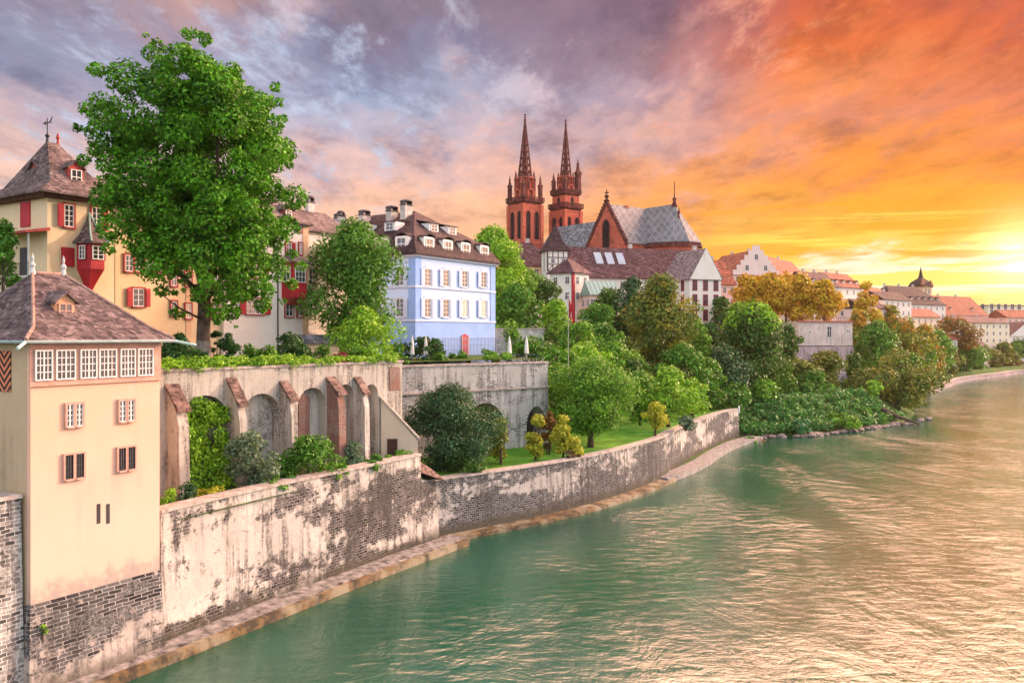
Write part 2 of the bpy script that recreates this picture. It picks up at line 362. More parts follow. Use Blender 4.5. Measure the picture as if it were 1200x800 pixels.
# ------------------------------------------------------------------ masonry
M_quay1 = rubble('quay_masonry', (.58,.54,.50), (.020,.019,.020), (.11,.10,.10), (.21,.195,.185), .515, 4.4, soil=.85, low=(4.0,.012), course=True)
M_quay2 = rubble('quay_masonry_dark', (.56,.53,.50), (.018,.020,.024), (.095,.10,.105), (.25,.24,.235), .46, 4.0, soil=.85, low=(3.6,.03))
M_grey = rubble('bastion_masonry', (.46,.43,.40), (.09,.09,.09), (.42,.40,.38), (.50,.47,.44), .36, 2.8, soil=.8)
M_arc = rubble('arcade_plaster', (.52,.49,.44), (.12,.10,.09), (.30,.26,.22), (.44,.40,.35), .62, 3.0, soil=.8, streak=(.07,.055,.045))
M_wall2 = rubble('white_rubble', (.56,.55,.53), (.12,.12,.12), (.42,.41,.40), (.50,.49,.47), .50, 3.4, soil=.75)
M_cope = plain('coping_stone', (.42,.36,.33), .85, .25, 2)
M_ledge = plain('ledge_concrete', (.24,.22,.21), .8, .45, 1.6)
def f(t, b):
    o = objco(t); n = t.noise(o, 1.1, 6, .7); n2 = t.noise(o, .35, 4, .6)
    c = t.mix(t.step(n, .4, .62), (.04,.03,.02), (.18,.11,.045))
    setc(t, b, t.mix(t.step(n2, .45, .62), c, (.26,.22,.15))); bump(t, b, n, .6, .1)
M_algae = mat('algae_stone', f, .7, .4)

def sweep(poly, prof, closed=True):
    """run a cross-section [(inland offset, z)] along a line of ground points (inland is to the left)"""
    P = [Vector((p[0], p[1])) for p in poly]; rings = []
    for i, p in enumerate(P):
        d = (P[min(i+1, len(P)-1)]-P[max(i-1, 0)]).normalized(); nrm = Vector((-d.y, d.x))
        rings.append([(p.x+nrm.x*a, p.y+nrm.y*a, z) for a, z in prof])
    mb = MB(); mb.loft(rings); return mb
def dense(poly, step=2.0):
    out = [poly[0]]
    # Catmull-Rom through the points
    n = len(poly)
    for i in range(n-1):
        p0, p1, p2, p3 = (Vector(poly[max(i-1, 0)]), Vector(poly[i]), Vector(poly[i+1]), Vector(poly[min(i+2, n-1)]))
        k = max(1, int((p2-p1).length/step))
        for j in range(1, k+1):
            u = j/k
            q = .5*((2*p1)+(-p0+p2)*u+(2*p0-5*p1+4*p2-p3)*u*u+(-p0+3*p1-3*p2+p3)*u**3)
            out.append((q.x, q.y))
    return out

W1 = [(-19.6,48.0),(-16.4,54.7),(-11.6,63.3),(-7.4,70.9)]
t1 = thing('river_wall', 'tall quay wall with flaking plaster and dark exposed stones beside the square tower house', 'wall')
W1d = dense(W1)
sweep(W1d, [(0,-1.5),(.25,7.95),(1.2,7.95),(1.2,-1.5)]).obj('masonry', M_quay1, t1)
sweep(W1d, [(.13,7.95),(.13,8.12),(1.3,8.12),(1.3,7.95)]).obj('coping', M_cope, t1)
W0 = [(-27.0,33.0),(-25.3,37.8),(-23.52,41.25)]
t0 = thing('bastion_wall', 'rough grey rubble wall running out of the picture left of the square tower house', 'wall')
sweep(W0, [(0,-1.5),(.35,10.1),(1.6,10.1),(1.6,-1.5)]).obj('masonry', M_grey, t0)
sweep(W0, [(.2,10.1),(.25,10.28),(1.7,10.28),(1.7,10.1)]).obj('coping', M_cope, t0)
W2 = [(-7.0,73.9),(3.0,83.0),(10.2,91.4),(17.6,103.0),(21.2,111.5),(25.0,120.0),(29.6,130.0),(35.0,140.0),(39.0,146.0)]
W2d = dense(W2)
t2 = thing('river_wall', 'long curving quay wall with a dark slate-grey band below the green lawn', 'wall')
sweep(W2d, [(0,-1.5),(.3,5.25),(1.2,5.25),(1.2,-1.5)]).obj('masonry', M_quay2, t2)
sweep(W2d, [(.18,5.25),(.2,5.42),(1.3,5.42),(1.3,5.25)]).obj('coping', M_cope, t2)
# pier between the two quay walls
tp = thing('wall_pier', 'narrow plastered pier with a little tiled roof between the two quay walls', 'pier')
mb = MB(); mb.loft([[(-7.9,70.6,-1.5),(-6.1,73.6,-1.5),(-8.2,75.0,-1.5),(-9.6,71.6,-1.5)], [(-8.0,71.2,6.0),(-6.6,73.6,5.4),(-8.4,75.0,5.4),(-9.6,72.0,6.6)]]).obj('pier_body', M_quay1, tp)
mb = MB(); mb.loft([[(-8.1,70.8,6.75),(-5.7,73.9,5.35),(-8.4,75.6,5.4),(-9.9,72.2,6.9)], [(-8.6,71.2,8.1),(-6.9,74.0,6.3),(-8.4,75.3,6.3),(-9.7,72.3,8.1)]])
M_tile_old = tiles('old_clay_tiles', (.10,.06,.052), (.18,.11,.095), .30, (.25,.18,.155))
mb.obj('pier_roof', M_tile_old, tp)
# ledge at the foot of the walls (towpath)
L1 = dense([(-28.5,30.0),(-24.2,38.6),(-22.2,42.6),(-18.9,48.6),(-15.6,54.7),(-10.8,63.3),(-6.4,70.6),(-4.6,73.6)])
pth = sweep(L1, [(-.75,-1.2),(-.72,.62),(.9,.70),(.9,-1.2)]).obj('path', M_ledge, kind='structure')
tk = thing('ledge_kerb', 'mossy brown stone kerb edging the pale ledge at the foot of the tower wall', 'kerb')
sweep(L1, [(-1.22,-1.2),(-1.14,.50),(-.75,.54),(-.77,-1.2)]).obj('kerb_stone', M_algae, tk)
L2 = dense([(-6.6,73.2),(3.6,82.2),(10.9,90.6),(18.0,101.6),(21.4,108.4),(25.9,117.6),(30.4,127.4),(36.4,138.6),(41.5,146.2)])
wid = thing('wall_footing', 'thin pale stone footing at the waterline under the long curving quay wall', 'footing')
sweep(L2, [(-.35,-1.2),(-.3,.30),(1.2,.45),(1.2,-1.2)]).obj('footing_stone', M_algae, wid)
L3 = dense([(19.0,103.4),(22.6,108.6),(27.4,117.6),(31.8,127.4),(37.4,138.0),(43.0,145.6)])
pth = sweep(L3, [(.1,-1.2),(.15,.60),(2.4,.64),(2.4,-1.2)]).obj('path', plain('pale_path', (.25,.235,.23), .85, .3), kind='structure')

# ------------------------------------------------------------------ terraces between the walls
def sheet(name, pts, z, m, kind='structure'):
    mb = MB(); mb.add([(x, y, z if not callable(z) else z(x, y)) for x, y in pts], [tuple(range(len(pts)))]); o = mb.obj(name, m); o['kind'] = kind; return o
AW0, AW1 = Vector((-22.5,54.5)), Vector((-9.5,73.8))       # the arcade wall's face
def f(t, b):
    o = objco(t); n = t.noise(o, .5, 6, .7); n2 = t.noise(o, 9, 3, .6)
    setc(t, b, t.mix(t.step(n, .35, .65), (.07,.20,.02), (.11,.30,.03))); bump(t, b, n2, .7, .08)
M_lawn = mat('lawn', f, .95, .1)
sheet('garden_ground', [(-19.4,48.8),(-16.0,55.4),(-8.2,71.8),(-8.2,74.6),(-9.9,74.4),(-23.0,55.0),(-27,49)], 7.35, M_ground)
ad = (AW1-AW0).normalized(); an = Vector((-ad.y, ad.x))
# wall 2 behind the lawn
B0, B1 = Vector((-10.9,85.0)), Vector((4.1,97.3))
bd_ = (B1-B0).normalized(); bn = Vector((-bd_.y, bd_.x))
up = [AW0-ad*22+an*.5, AW0+an*.5, AW1+an*.5, AW1+an*3.5+ad*4, B0+bn*.5, B1+bn*.5, B1+bn*9+bd_*1.5, (-6,128), (-60,150), (-90,90), (-60,30)]
sheet('terrace_ground', [tuple(p)[:2] for p in up], 15.25, M_ground)
# lawn strip
rows = []
for i, p in enumerate(W2d):
    P = Vector(p); d = (Vector(W2d[min(i+1, len(W2d)-1)])-Vector(W2d[max(i-1, 0)])).normalized(); nn = Vector((-d.y, d.x))
    rows.append([(P.x+nn.x*a, P.y+nn.y*a, 5.15+max(0, a-3)*.05+max(0, a-9)*sm(P.y, 84, 104)*.16+random.uniform(-.03, .03)) for a in (.7, 2.5, 5, 8, 11, 14, 17)])
mb = MB(); n7 = 7
mb.add([p for r in rows for p in r], [(i*n7+j, (i+1)*n7+j, (i+1)*n7+j+1, i*n7+j+1) for i in range(len(rows)-1) for j in range(n7-1)])
o = mb.obj('lawn', M_lawn, smooth=True); o['kind'] = 'structure'

# ------------------------------------------------------------------ arcade walls
def arcade(mb, x0, x1, z0, z1, arches, depth):
    """front skin with arched openings; arches = (xa, xb, spring z, rise)"""
    x = x0
    for xa, xb, zs, rise in arches:
        mb.add([(x,0,z0),(xa,0,z0),(xa,0,z1),(x,0,z1)], [(0,1,2,3)])
        n = 12; arc = []
        for k in range(n+1):
            th = PI*(1-k/n); arc.append(((xa+xb)/2+(xb-xa)/2*math.cos(th), zs+rise*math.sin(th)))
        for (ax, az_), (cx, cz) in zip(arc[:-1], arc[1:]):
            mb.add([(ax,0,az_),(cx,0,cz),(cx,0,z1),(ax,0,z1)], [(0,1,2,3)])
            mb.add([(ax,0,az_),(ax,depth,az_),(cx,depth,cz),(cx,0,cz)], [(0,1,2,3)])
        mb.add([(xa,0,z0),(xa,depth,z0),(xa,depth,zs),(xa,0,zs)], [(0,1,2,3)])
        mb.add([(xb,0,z0),(xb,0,zs),(xb,depth,zs),(xb,depth,z0)], [(0,1,2,3)])
        x = xb
    mb.add([(x,0,z0),(x1,0,z0),(x1,0,z1),(x,0,z1)], [(0,1,2,3)])
    mb.add([(x0,0,z1),(x1,0,z1),(x1,1.5,z1),(x0,1.5,z1)], [(0,1,2,3)])
    mb.add([(x1,0,z0),(x1,1.5,z0),(x1,1.5,z1),(x1,0,z1)], [(0,1,2,3)])
    return mb
def U(px, org, rot, y=0.0):
    """distance along a facade whose foot starts at org, for a column of the photograph"""
    d = (math.cos(rot), math.sin(rot)); n = (-d[1], d[0]); k = (px-600)/1000
    ox, oy = org[0]+n[0]*y, org[1]+n[1]*y
    return (k*oy-ox)/(d[0]-k*d[1])
def Zf(py, px, org, rot, y=0.0):
    u = U(px, org, rot, y); dep = org[1]+math.cos(rot)*y+math.sin(rot)*u
    return zat(py, dep)
ra = math.atan2(ad.y, ad.x); oa = (AW0.x, AW0.y)
ua = lambda px: U(px, oa, ra); za = lambda py, px: Zf(py, px, oa, ra)
ta = thing('arcade_wall', 'plastered retaining wall with five tall blind arches and tiled buttresses above the lower garden', 'wall', (oa[0], oa[1], 0), ra)
LA = (AW1-AW0).length
ar = [(ua(212),ua(266),za(490,240),za(463,240)-za(490,240)), (ua(284),ua(328),za(486,305),za(461,305)-za(486,305)), (ua(349),ua(382),za(476,365),za(454,365)-za(476,365)),
      (ua(394),ua(415),za(468,404),za(450,404)-za(468,404)), (ua(427),ua(443),za(462,435),za(450,435)-za(462,435))]
mb = arcade(MB(), -7.0, LA, 6.5, 15.6, ar, .9); mb.obj('wall', M_arc, ta)
mb = MB(); mb.box(-7.0, LA+.1, -.10, 1.5, 15.604, 15.78).obj('coping', M_cope, ta)
M_infill = rubble('infill_plaster', (.60,.57,.52), (.14,.12,.11), (.38,.35,.32), (.46,.42,.38), .60, 3.2, soil=.7, streak=(.08,.07,.06))
M_brick = rubble('red_brick', (.30,.17,.14), (.15,.06,.05), (.26,.12,.09), (.34,.29,.26), .47, 3, soil=.4, course='brick')
for (xa, xb, zs, r) in ar:
    mb = MB(); mb.box(xa-.1, xb+.1, .9, 1.3, 6.5, zs+r+.1).obj('arch_infill', M_infill, ta)
mb = MB(); mb.box(ua(353), ua(361), .25, .95, 6.5, za(462,357)).obj('brick_pier', M_brick, ta)
mb = MB(); mb.box(ua(363.5), ua(368), .45, .95, 6.5, za(464,366)).obj('brick_pier', M_brick, ta)
mb = MB()
for k in range(7): mb.box(ua(361), ua(363.5), .5, .8, 7.6+k*1.0, 7.72+k*1.0)
mb.obj('wooden_rungs', plain('dark_wood', (.07,.045,.035), .8), ta)
def buttress(pa, pb, pytop, pybot, proj, body_m):
    xa, xb = ua(pa), ua(pb)
    if xb-xa < .55: xb = xa+.55
    zt, zb = za(pytop, pa), za(pybot, pa)
    mb = MB(); mb.extx([(0,6.5),(0,zt-.15),(-proj*.25,zt-.35),(-proj*.8,zb),(-proj,zb-.9),(-proj*1.12,6.5)], xa, xb); b = mb.obj('buttress', body_m, ta)
    mb = MB(); mb.extx([(-.01,zt-.12),(-.01,zt+.12),(-proj*.95-.15,zb+.18),(-proj*.95-.15,zb-.02)], xa-.12, xb+.12); mb.obj('tiled_cap', M_tile_old, b)
buttress(195, 207, 452, 482, 1.3, M_arc)
buttress(266.5, 275, 444, 476, 1.3, M_arc)
buttress(328.5, 336, 448, 470, 1.2, M_arc)
buttress(383, 391, 443, 462, 1.3, M_brick)
buttress(415.5, 421, 443, 462, 1.1, M_infill)
mb = MB(); mb.box(ua(456), ua(468), -.06, .2, za(457,462), za(430,462)).obj('brick_patch', M_brick, ta)
# raking wing wall that comes down to the quay
mb = MB(); q = [Vector((ua(445), 0, 0)), None]
wa = thing('wing_wall', 'plain beige wall with a raking stone coping and a small dark door at the garden end', 'wall')
pA = AW0+ad*ua(444)-an*.25; pB = Vector((-7.9,71.6)); dW = (pB-pA).normalized(); nW = Vector((-dW.y, dW.x))
def wpt(s, off, z): q = pA+dW*s+nW*off; return (q.x, q.y, z)
Lw = (pB-pA).length; zT0 = zat(467, pA.y); zT1 = zat(516, pB.y)
M_beige = plaster('beige_render', (.52,.43,.33), (.3,.25,.2), .5)
MB().loft([[wpt(0,0,6.5),wpt(Lw,0,6.5),wpt(Lw,0,zT1),wpt(0,0,zT0)], [wpt(0,.5,6.5),wpt(Lw,.5,6.5),wpt(Lw,.5,zT1),wpt(0,.5,zT0)]]).obj('wall', M_beige, wa)
MB().loft([[wpt(-.1,-.12,zT0+.02),wpt(Lw+.15,-.12,zT1+.02),wpt(Lw+.15,-.12,zT1+.22),wpt(-.1,-.12,zT0+.22)], [wpt(-.1,.6,zT0+.02),wpt(Lw+.15,.6,zT1+.02),wpt(Lw+.15,.6,zT1+.22),wpt(-.1,.6,zT0+.22)]]).obj('coping', M_cope, wa)
MB().loft([[wpt(.5,-.05,7.35),wpt(1.35,-.05,7.35),wpt(1.35,-.05,9.3),wpt(.5,-.05,9.3)], [wpt(.5,.05,7.35),wpt(1.35,.05,7.35),wpt(1.35,.05,9.3),wpt(.5,.05,9.3)]]).obj('door', plain('door_brown', (.05,.02,.015), .7), wa)

rb = math.atan2(bd_.y, bd_.x); ob = (B0.x, B0.y); ub = lambda px: U(px, ob, rb); zb_ = lambda py, px: Zf(py, px, ob, rb)
tb = thing('vaulted_wall', 'pale rubble retaining wall with two dark round arches behind the lawn', 'wall', (ob[0], ob[1], 0), rb)
LB = (B1-B0).length
ar = [(ub(545),ub(592),zb_(503,570),zb_(472,570)-zb_(503,570)), (ub(617),ub(640),zb_(500,628),zb_(476,628)-zb_(500,628))]
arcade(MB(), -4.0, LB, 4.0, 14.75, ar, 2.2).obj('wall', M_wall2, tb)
MB().box(-4.0, LB+.06, -.22, .0, zb_(456,560)-.18, zb_(456,560)).obj('string_course', M_cope, tb)
MB().box(-4.0, LB+.10, -.12, 1.5, 14.754, 14.95).obj('coping', M_cope, tb)
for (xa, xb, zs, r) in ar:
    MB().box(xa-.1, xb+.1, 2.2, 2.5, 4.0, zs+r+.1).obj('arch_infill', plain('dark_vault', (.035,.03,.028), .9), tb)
# ------------------------------------------------------------------ building kit
M_glass = mat('window_glass', lambda t, b: setc(t, b, t.ramp(t.noise(objco(t), .8, 2), [(.35, (.015,.018,.025)), (.7, (.06,.07,.09))])), .08, .9)
M_white = plain('white_paint', (.74,.72,.70), .6, .05)
M_red = plain('red_paint', (.42,.02,.035), .55, .15)
M_dark = plain('dark_metal', (.04,.04,.045), .5, .2)
M_wood = plain('dark_eaves', (.10,.045,.035), .8)
M_curtain = plain('curtain', (.62,.56,.46), .9, .15)
_cache = {}
def cached(key, fn):
    if key not in _cache: _cache[key] = fn()
    return _cache[key]
def mk(name, me, parent, loc=(0,0,0), rz=0.0):
    o = bpy.data.objects.new(name, me); C.objects.link(o); o.location = loc; o.rotation_euler = (0,0,rz); o.parent = parent; return o
def window(parent, face, u, z, w, h, nx=2, nz=3, off=0.0, frame=None, surround=None, shutters=None, arch=0.0, curtain=False, shut='both', open_=1.0, fw=.07):
    """u = centre along the wall, z = sill height; children: surround+frame > pane, shutter"""
    frame = frame or M_white; w = round(w, 2); h = round(h, 2)
    def fr():
        mb = MB(); s = .12 if surround else .0
        f_ = fw
        mb.box(-w/2, -w/2+f_, -.10, -.02, 0, h); mb.box(w/2-f_, w/2, -.10, -.02, 0, h)
        mb.box(-w/2+f_, w/2-f_, -.10, -.02, 0, f_); mb.box(-w/2+f_, w/2-f_, -.10, -.02, h-f_, h)
        iw = w-2*f_; ih = h-2*f_
        for i in range(1, nx):
            b_ = .035 if (nx % 2 == 0 and i == nx//2) else .018
            x = -iw/2+iw*i/nx; mb.box(x-b_, x+b_, -.085, -.022, f_, h-f_)
        for k in range(1, nz):
            zz = f_+ih*k/nz; mb.box(-iw/2, iw/2, -.078, -.025, zz-.02, zz+.02)
        return mb.mesh('window', frame)
    def sr():
        mb = MB(); a = .09 if surround.name.startswith('pink_stone') else .13
        mb.box(-w/2-a, -w/2, -.13, .0, -a, h+a); mb.box(w/2, w/2+a, -.13, .0, -a, h+a)
        mb.box(-w/2, w/2, -.20, .0, -a, -.002)
        if arch:
            n = 8; pts = [(-w/2, h+a)]+[(-w/2+w*i/n, h+a+arch*math.sin(PI*i/n)) for i in range(1, n)]+[(w/2, h+a)]
            mb.ext([(-w/2, h+.002), (w/2, h+.002)]+[(x, z_) for x, z_ in reversed(pts)], -.13, 0)
        else: mb.box(-w/2, w/2, -.13, .0, h+.002, h+a)
        return mb.mesh('window_surround', surround)
    def pn(): 
        mb = MB(); mb.box(-w/2+.01, w/2-.01, -.045, -.01, .01, h-.01); return mb.mesh('pane', M_curtain if curtain else M_glass)
    def shm():
        sw = w/2*open_; mb = MB(); mb.box(-sw/2, sw/2, -.09, -.03, -.02, h+.02)
        for k in range(int(h/.22)): mb.box(-sw/2+.06, sw/2-.06, -.115, -.09, .1+k*.22, .2+k*.22)
        return mb.mesh('shutter', shutters)
    loc, rz = ((u, off, z), 0.0) if face == 'front' else ((off, u, z), -PI/2) if face == 'left' else ((off, u, z), PI/2)
    wd = mk('window', cached(('w', w, h, nx, nz, frame.name, fw), fr), parent, loc, rz)
    mk('pane', cached(('p', w, h, curtain), pn), wd)
    if surround: mk('surround', cached(('s', w, h, surround.name, arch), sr), wd)
    if shutters:
        me = cached(('sh', w, h, shutters.name, open_), shm); sw = w/2*open_+.16
        for sx in ((-1, 1) if shut == 'both' else (-1,) if shut == 'left' else (1,)):
            mk('shutter', me, wd, (sx*(w/2+sw/2+.07), -.1, 0))
    return wd
def ringroof(parent, rings, m, name='roof', fascia=.16, soffit=True):
    a, b, c, d, z = rings[0]
    mb = MB(); mb.rects([(a, b, c, d, z-fascia)]+rings); return mb.obj(name, m, parent)
def chimney(parent, x, y, z0, z1, w=.9, d=.6, m=None, cap=True):
    mb = MB(); mb.box(x-w/2, x+w/2, y-d/2, y+d/2, z0, z1)
    ch = mb.obj('chimney', m or M_chim, parent)
    if cap:
        mb = MB(); mb.box(x-w/2-.08, x+w/2+.08, y-d/2-.08, y+d/2+.08, z1, z1+.12)
        for s in (-1, 1): mb.box(x+s*w*.45-.05, x+s*w*.45+.05, y-d/2, y+d/2, z1+.12, z1+.55)
        mb.lathe(x, y, [(w*.62, z1+.55), (w*.5, z1+.75), (w*.2, z1+.85)], 8)
        mb.obj('chimney_cap', M_capdark, ch)
    return ch
M_chim = plain('chimney_render', (.50,.45,.42), .9, .2)
M_capdark = plain('chimney_cap_stone', (.12,.10,.10), .8, .2)
def dormer(parent, face, u, y0, z0, w, h, depth, wallm, roofm, kind='gable', framem=None, off=0):
    """small roof window: u along facade, y0 = inward position of its front"""
    o = bpy.data.objects.new('dormer', None)
    mb = MB(); mb.box(-w/2, w/2, 0, depth, 0, h)
    if kind == 'gable': mb.ext([(-w/2, h), (w/2, h), (0, h+w*.42)], 0, depth)
    body = mb.obj('dormer', wallm, parent)
    body.location, body.rotation_euler = ((u, y0, z0), (0,0,0)) if face == 'front' else ((y0, u, z0), (0,0,-PI/2))
    e = .14; mb = MB()
    if kind == 'gable':
        r = w*.42
        mb.ext([(-w/2-e, h-e*.84), (0, h+r+.0), (w/2+e, h-e*.84), (w/2+e, h-e*.84+.12), (0, h+r+.14), (-w/2-e, h-e*.84+.12)], -.22, depth*1.3)
    elif kind == 'curved':
        n = 8; top = [(-w/2-e+(w+2*e)*i/n, h+.02+.38*math.sin(PI*i/n)**.8) for i in range(n+1)]
        mb.ext([(x, z-.1) for x, z in top]+[(x, z) for x, z in reversed(top)], -.18, depth)
    else:
        mb.add([(-w/2-e,-.2,h-.02),(w/2+e,-.2,h-.02),(w/2+e,depth*1.5,h+.55),(-w/2-e,depth*1.5,h+.55),(-w/2-e,-.2,h+.1),(w/2+e,-.2,h+.1),(w/2+e,depth*1.5,h+.67),(-w/2-e,depth*1.5,h+.67)],
               [(0,3,2,1),(4,5,6,7),(0,1,5,4),(1,2,6,5),(2,3,7,6),(3,0,4,7)])
    mb.obj('dormer_roof', roofm, body)
    mb = MB(); ww, hh = w*.62, h*.72; b_ = .06
    mb.box(-ww/2, ww/2, -.05, -.01, h*.14, h*.14+hh); mb.obj('pane', M_glass, body)
    mb = MB(); z1 = h*.14
    mb.box(-ww/2-b_, -ww/2+.02, -.09, 0, z1, z1+hh); mb.box(ww/2-.02, ww/2+b_, -.09, 0, z1, z1+hh); mb.box(-ww/2, ww/2, -.09, 0, z1-b_, z1); mb.box(-ww/2-b_, ww/2+b_, -.09, 0, z1+hh, z1+hh+b_)
    mb.box(-.03, .03, -.08, 0, z1, z1+hh); mb.box(-ww/2, ww/2, -.075, 0, z1+hh*.48, z1+hh*.54)
    mb.obj('window_frame', framem or M_white, body)
    bpy.data.objects.remove(o)
    return body

# ------------------------------------------------------------------ the square tower house on the quay
M_peach = plaster('peach_render', (.72,.435,.315), (.44,.34,.29), .65, .25, low=(4.7, 3.2))
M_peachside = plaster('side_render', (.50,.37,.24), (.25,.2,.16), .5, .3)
M_pink = plain('pink_stone', (.56,.31,.245), .85, .12)
R1 = math.radians(60); O1 = (-23.3, 41.3)
T = thing('tower_house', 'square peach tower house rising from the river wall with a band of white windows', 'house', (*O1, 0), R1)
u1 = lambda px: U(px, O1, R1); z1f = lambda py, px: Zf(py, px, O1, R1)
TW = u1(187); TD = 9.0; ZE = 17.75
MB().box(0, TW, 0, TD, 4.7, ZE-.15).obj('wall', M_peach, T)
mb = MB(); mb.loft([[(-.35,-.42,-1.5),(TW+.22,-.42,-1.5),(TW+.22,TD,-1.5),(-.35,TD,-1.5)], [(-.05,-.06,4.6),(TW+.05,-.06,4.6),(TW+.05,TD,4.6),(-.05,TD,4.6)], [(0.0,0.0,4.9),(TW,0.0,4.9),(TW,TD,4.9),(0,TD,4.9)]]).obj('stone_base', rubble('tower_base_stone', (.53,.47,.43), (.030,.030,.033), (.13,.125,.125), (.28,.26,.25), .44, 4.6, soil=.7, low=(3.2,-.05), course=True), T)
zb0 = z1f(447, 100); MB().box(-.05, TW+.05, -.06, .0, zb0, ZE-.152).obj('window_band', M_pink, T)
MB().box(-.10, TW+.10, -.13, -.06, zb0-.12, zb0).obj('string_course', M_pink, T)
for a, b in ((39.5,60),(64,87),(92.5,112),(114.5,135),(139.5,157),(160,178)):
    x0, x1 = u1(a), u1(b)
    window(T, 'front', (x0+x1)/2, zb0+.16, x1-x0, ZE-.5-zb0-.16, 4, 4, off=-.06, fw=.065)
for a, b, ya, yb in ((77,96,473,499),(139,156,469,493),(75,97,532,560),(137.5,157,524,550)):
    x0, x1 = u1(a), u1(b); m = (x0+x1)/2; zz = z1f(yb, (a+b)/2); hh = z1f(ya, (a+b)/2)-zz; ww = (x1-x0-.14)/2
    upper_ = ya < 510
    for s in (-1, 1): window(T, 'front', m+s*(ww/2+.07), zz, ww, hh, 2 if upper_ else 3, 4, frame=M_white if upper_ else M_dark, surround=M_pink, fw=.03)
for px in (115.5, 126.5):
    x = u1(px); MB().box(x-.10, x+.10, -.02, .05, z1f(613, px), z1f(590, px)).obj('loophole', M_dark, T)
# roof: tiled, eaves flare a little
cx0, cx1 = TW*.38, TW*.62
M_rooft = tiles('purple_brown_tiles', (.075,.052,.056), (.145,.100,.100), .27, (.19,.140,.135))
rf = ringroof(T, [(-.55, TW+.55, -.55, TD+.55, ZE), (.35, TW-.35, .35, TD-.35, ZE+.62), (cx0, cx1, TD/2-.05, TD/2+.05, 21.3)], M_rooft)
mb = MB()
for (a, b, c), (d, e, g) in ((((-.55,-.55,ZE)), (.35,.35,ZE+.62)), (((.35,.35,ZE+.62)), (cx0,TD/2,21.3)), (((TW+.55,-.55,ZE)), (TW-.35,.35,ZE+.62)), (((TW-.35,.35,ZE+.62)), (cx1,TD/2,21.3)), ((cx0,TD/2,21.3), (cx1,TD/2,21.3))):
    mb.tube([(a,b,c+.03),(d,e,g+.05)], .09, 6)
mb.obj('ridge_tiles', plain('ridge_tile', (.36,.22,.18), .8, .25, 4), rf)
dormer(T, 'front', u1(97), 1.5, 18.75, 1.05, .95, 1.6, plain('orange_render', (.66,.36,.2), .85), M_rooft, 'gable', M_pink)
dormer(T, 'left', 5.0, 1.2, 18.7, 1.1, .7, 1.6, M_pink, M_rooft, 'curved')
mb = MB(); mb.tube([(-.6,-.62,ZE-.10),(TW+.6,-.62,ZE-.10)], .08, 6); mb.tube([(-.62,-.6,ZE-.10),(-.62,TD+.6,ZE-.10)], .08, 6); mb.obj('gutter', plain('gutter_metal', (.30,.38,.38), .5), rf)
M_verd = plain('verdigris', (.40,.55,.52), .6)
MB().tube([(TW+.5,-.6,ZE-.1),(TW+1.5,-1.2,ZE-.35)], .08, 6).obj('waterspout', M_verd, rf)
MB().tube([(-.6,-.6,ZE-.1),(-1.25,-1.05,ZE-.4)], .08, 6).obj('waterspout', M_verd, rf)
for x in (cx0, cx1):
    MB().lathe(x, TD/2, [(.16,21.25),(.10,21.6),(.16,21.75),(.05,21.95),(.08,22.1),(.01,22.4)], 8).obj('finial', plain('zinc', (.5,.52,.52), .4), rf)
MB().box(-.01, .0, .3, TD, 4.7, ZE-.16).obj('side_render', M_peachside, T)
# shutter with chevrons on the shaded side
f = lambda t, b: (lambda s: setc(t, b, t.mix(t.step(t.m('FRACT', t.m('MULTIPLY', t.m('SUBTRACT', s.outputs[2], t.m('ABSOLUTE', t.m('SUBTRACT', s.outputs[1], 0.0))), 2.6)), .45, .55), (.02,.02,.02), (.62,.2,.1))))(t.n('ShaderNodeSeparateXYZ', {0: objco(t)}))
M_chev = mat('chevron_paint', f, .7)
sh = MB().box(-.06, 0, -.5, .5, 0, 2.0).obj('shutter', M_chev, T); sh.location = (-.02, 2.1, 15.2); sh['label'] = 'shutter painted with black and orange chevrons'
window(T, 'left', 3.6, 11.6, .8, 1.6, 2, 3, off=-.012, frame=M_dark, surround=M_pink)

# ------------------------------------------------------------------ the upper houses behind the arcade
RH = math.atan2(.839, .545); OH = (-35.4, 65.0)
uh = lambda px, y=0.0: U(px, OH, RH, y); zh = lambda py, px, y=0.0: Zf(py, px, OH, RH, y)
def dirp(L, y=0.0):
    return (OH[0]+math.cos(RH)*L-math.sin(RH)*y, OH[1]+math.sin(RH)*L+math.cos(RH)*y)
M_cream = plaster('cream_render', (.72,.57,.37), (.5,.4,.3), .22)
M_creamside = M_cream
M_yellow = plaster('yellow_render', (.70,.52,.32), (.45,.33,.2), .25)
M_rosewhite = plaster('rose_white_render', (.76,.66,.60), (.45,.38,.33), .25)
M_wsr = plain('red_stone', (.34,.06,.05), .8, .15)
GZ = 15.2
A = thing('corner_house', 'tall cream house with red oriel and steep flared roof topped by a weather vane', 'house', (*OH, 0), RH)
AW_ = uh(134); AD = 8.2; AE = 28.85
MB().box(0, AW_, 0, AD, GZ-1, AE-.2).obj('wall', M_cream, A)
mb = MB(); mb.rects([(-.5, AW_+.5, -.5, AD+.5, AE-.42), (-.62, AW_+.62, -.62, AD+.62, AE-.16)]).obj('eaves', M_wood, A)
rf = ringroof(A, [(-1.0, AW_+1.0, -1.0, AD+1.0, AE), (.55, AW_-.55, .55, AD-.55, AE+1.05), (AW_/2-.55, AW_/2+.3, AD/2-.1, AD/2+.1, 33.6)], M_rooft, fascia=.14)
mb = MB(); mx = AW_/2-.5
mb.lathe(mx, AD/2, [(.16,33.5),(.1,33.9),(.2,34.1),(.05,34.3),(.05,35.4),(.0,35.6)], 8)
mb.obj('finial', M_dark, rf)
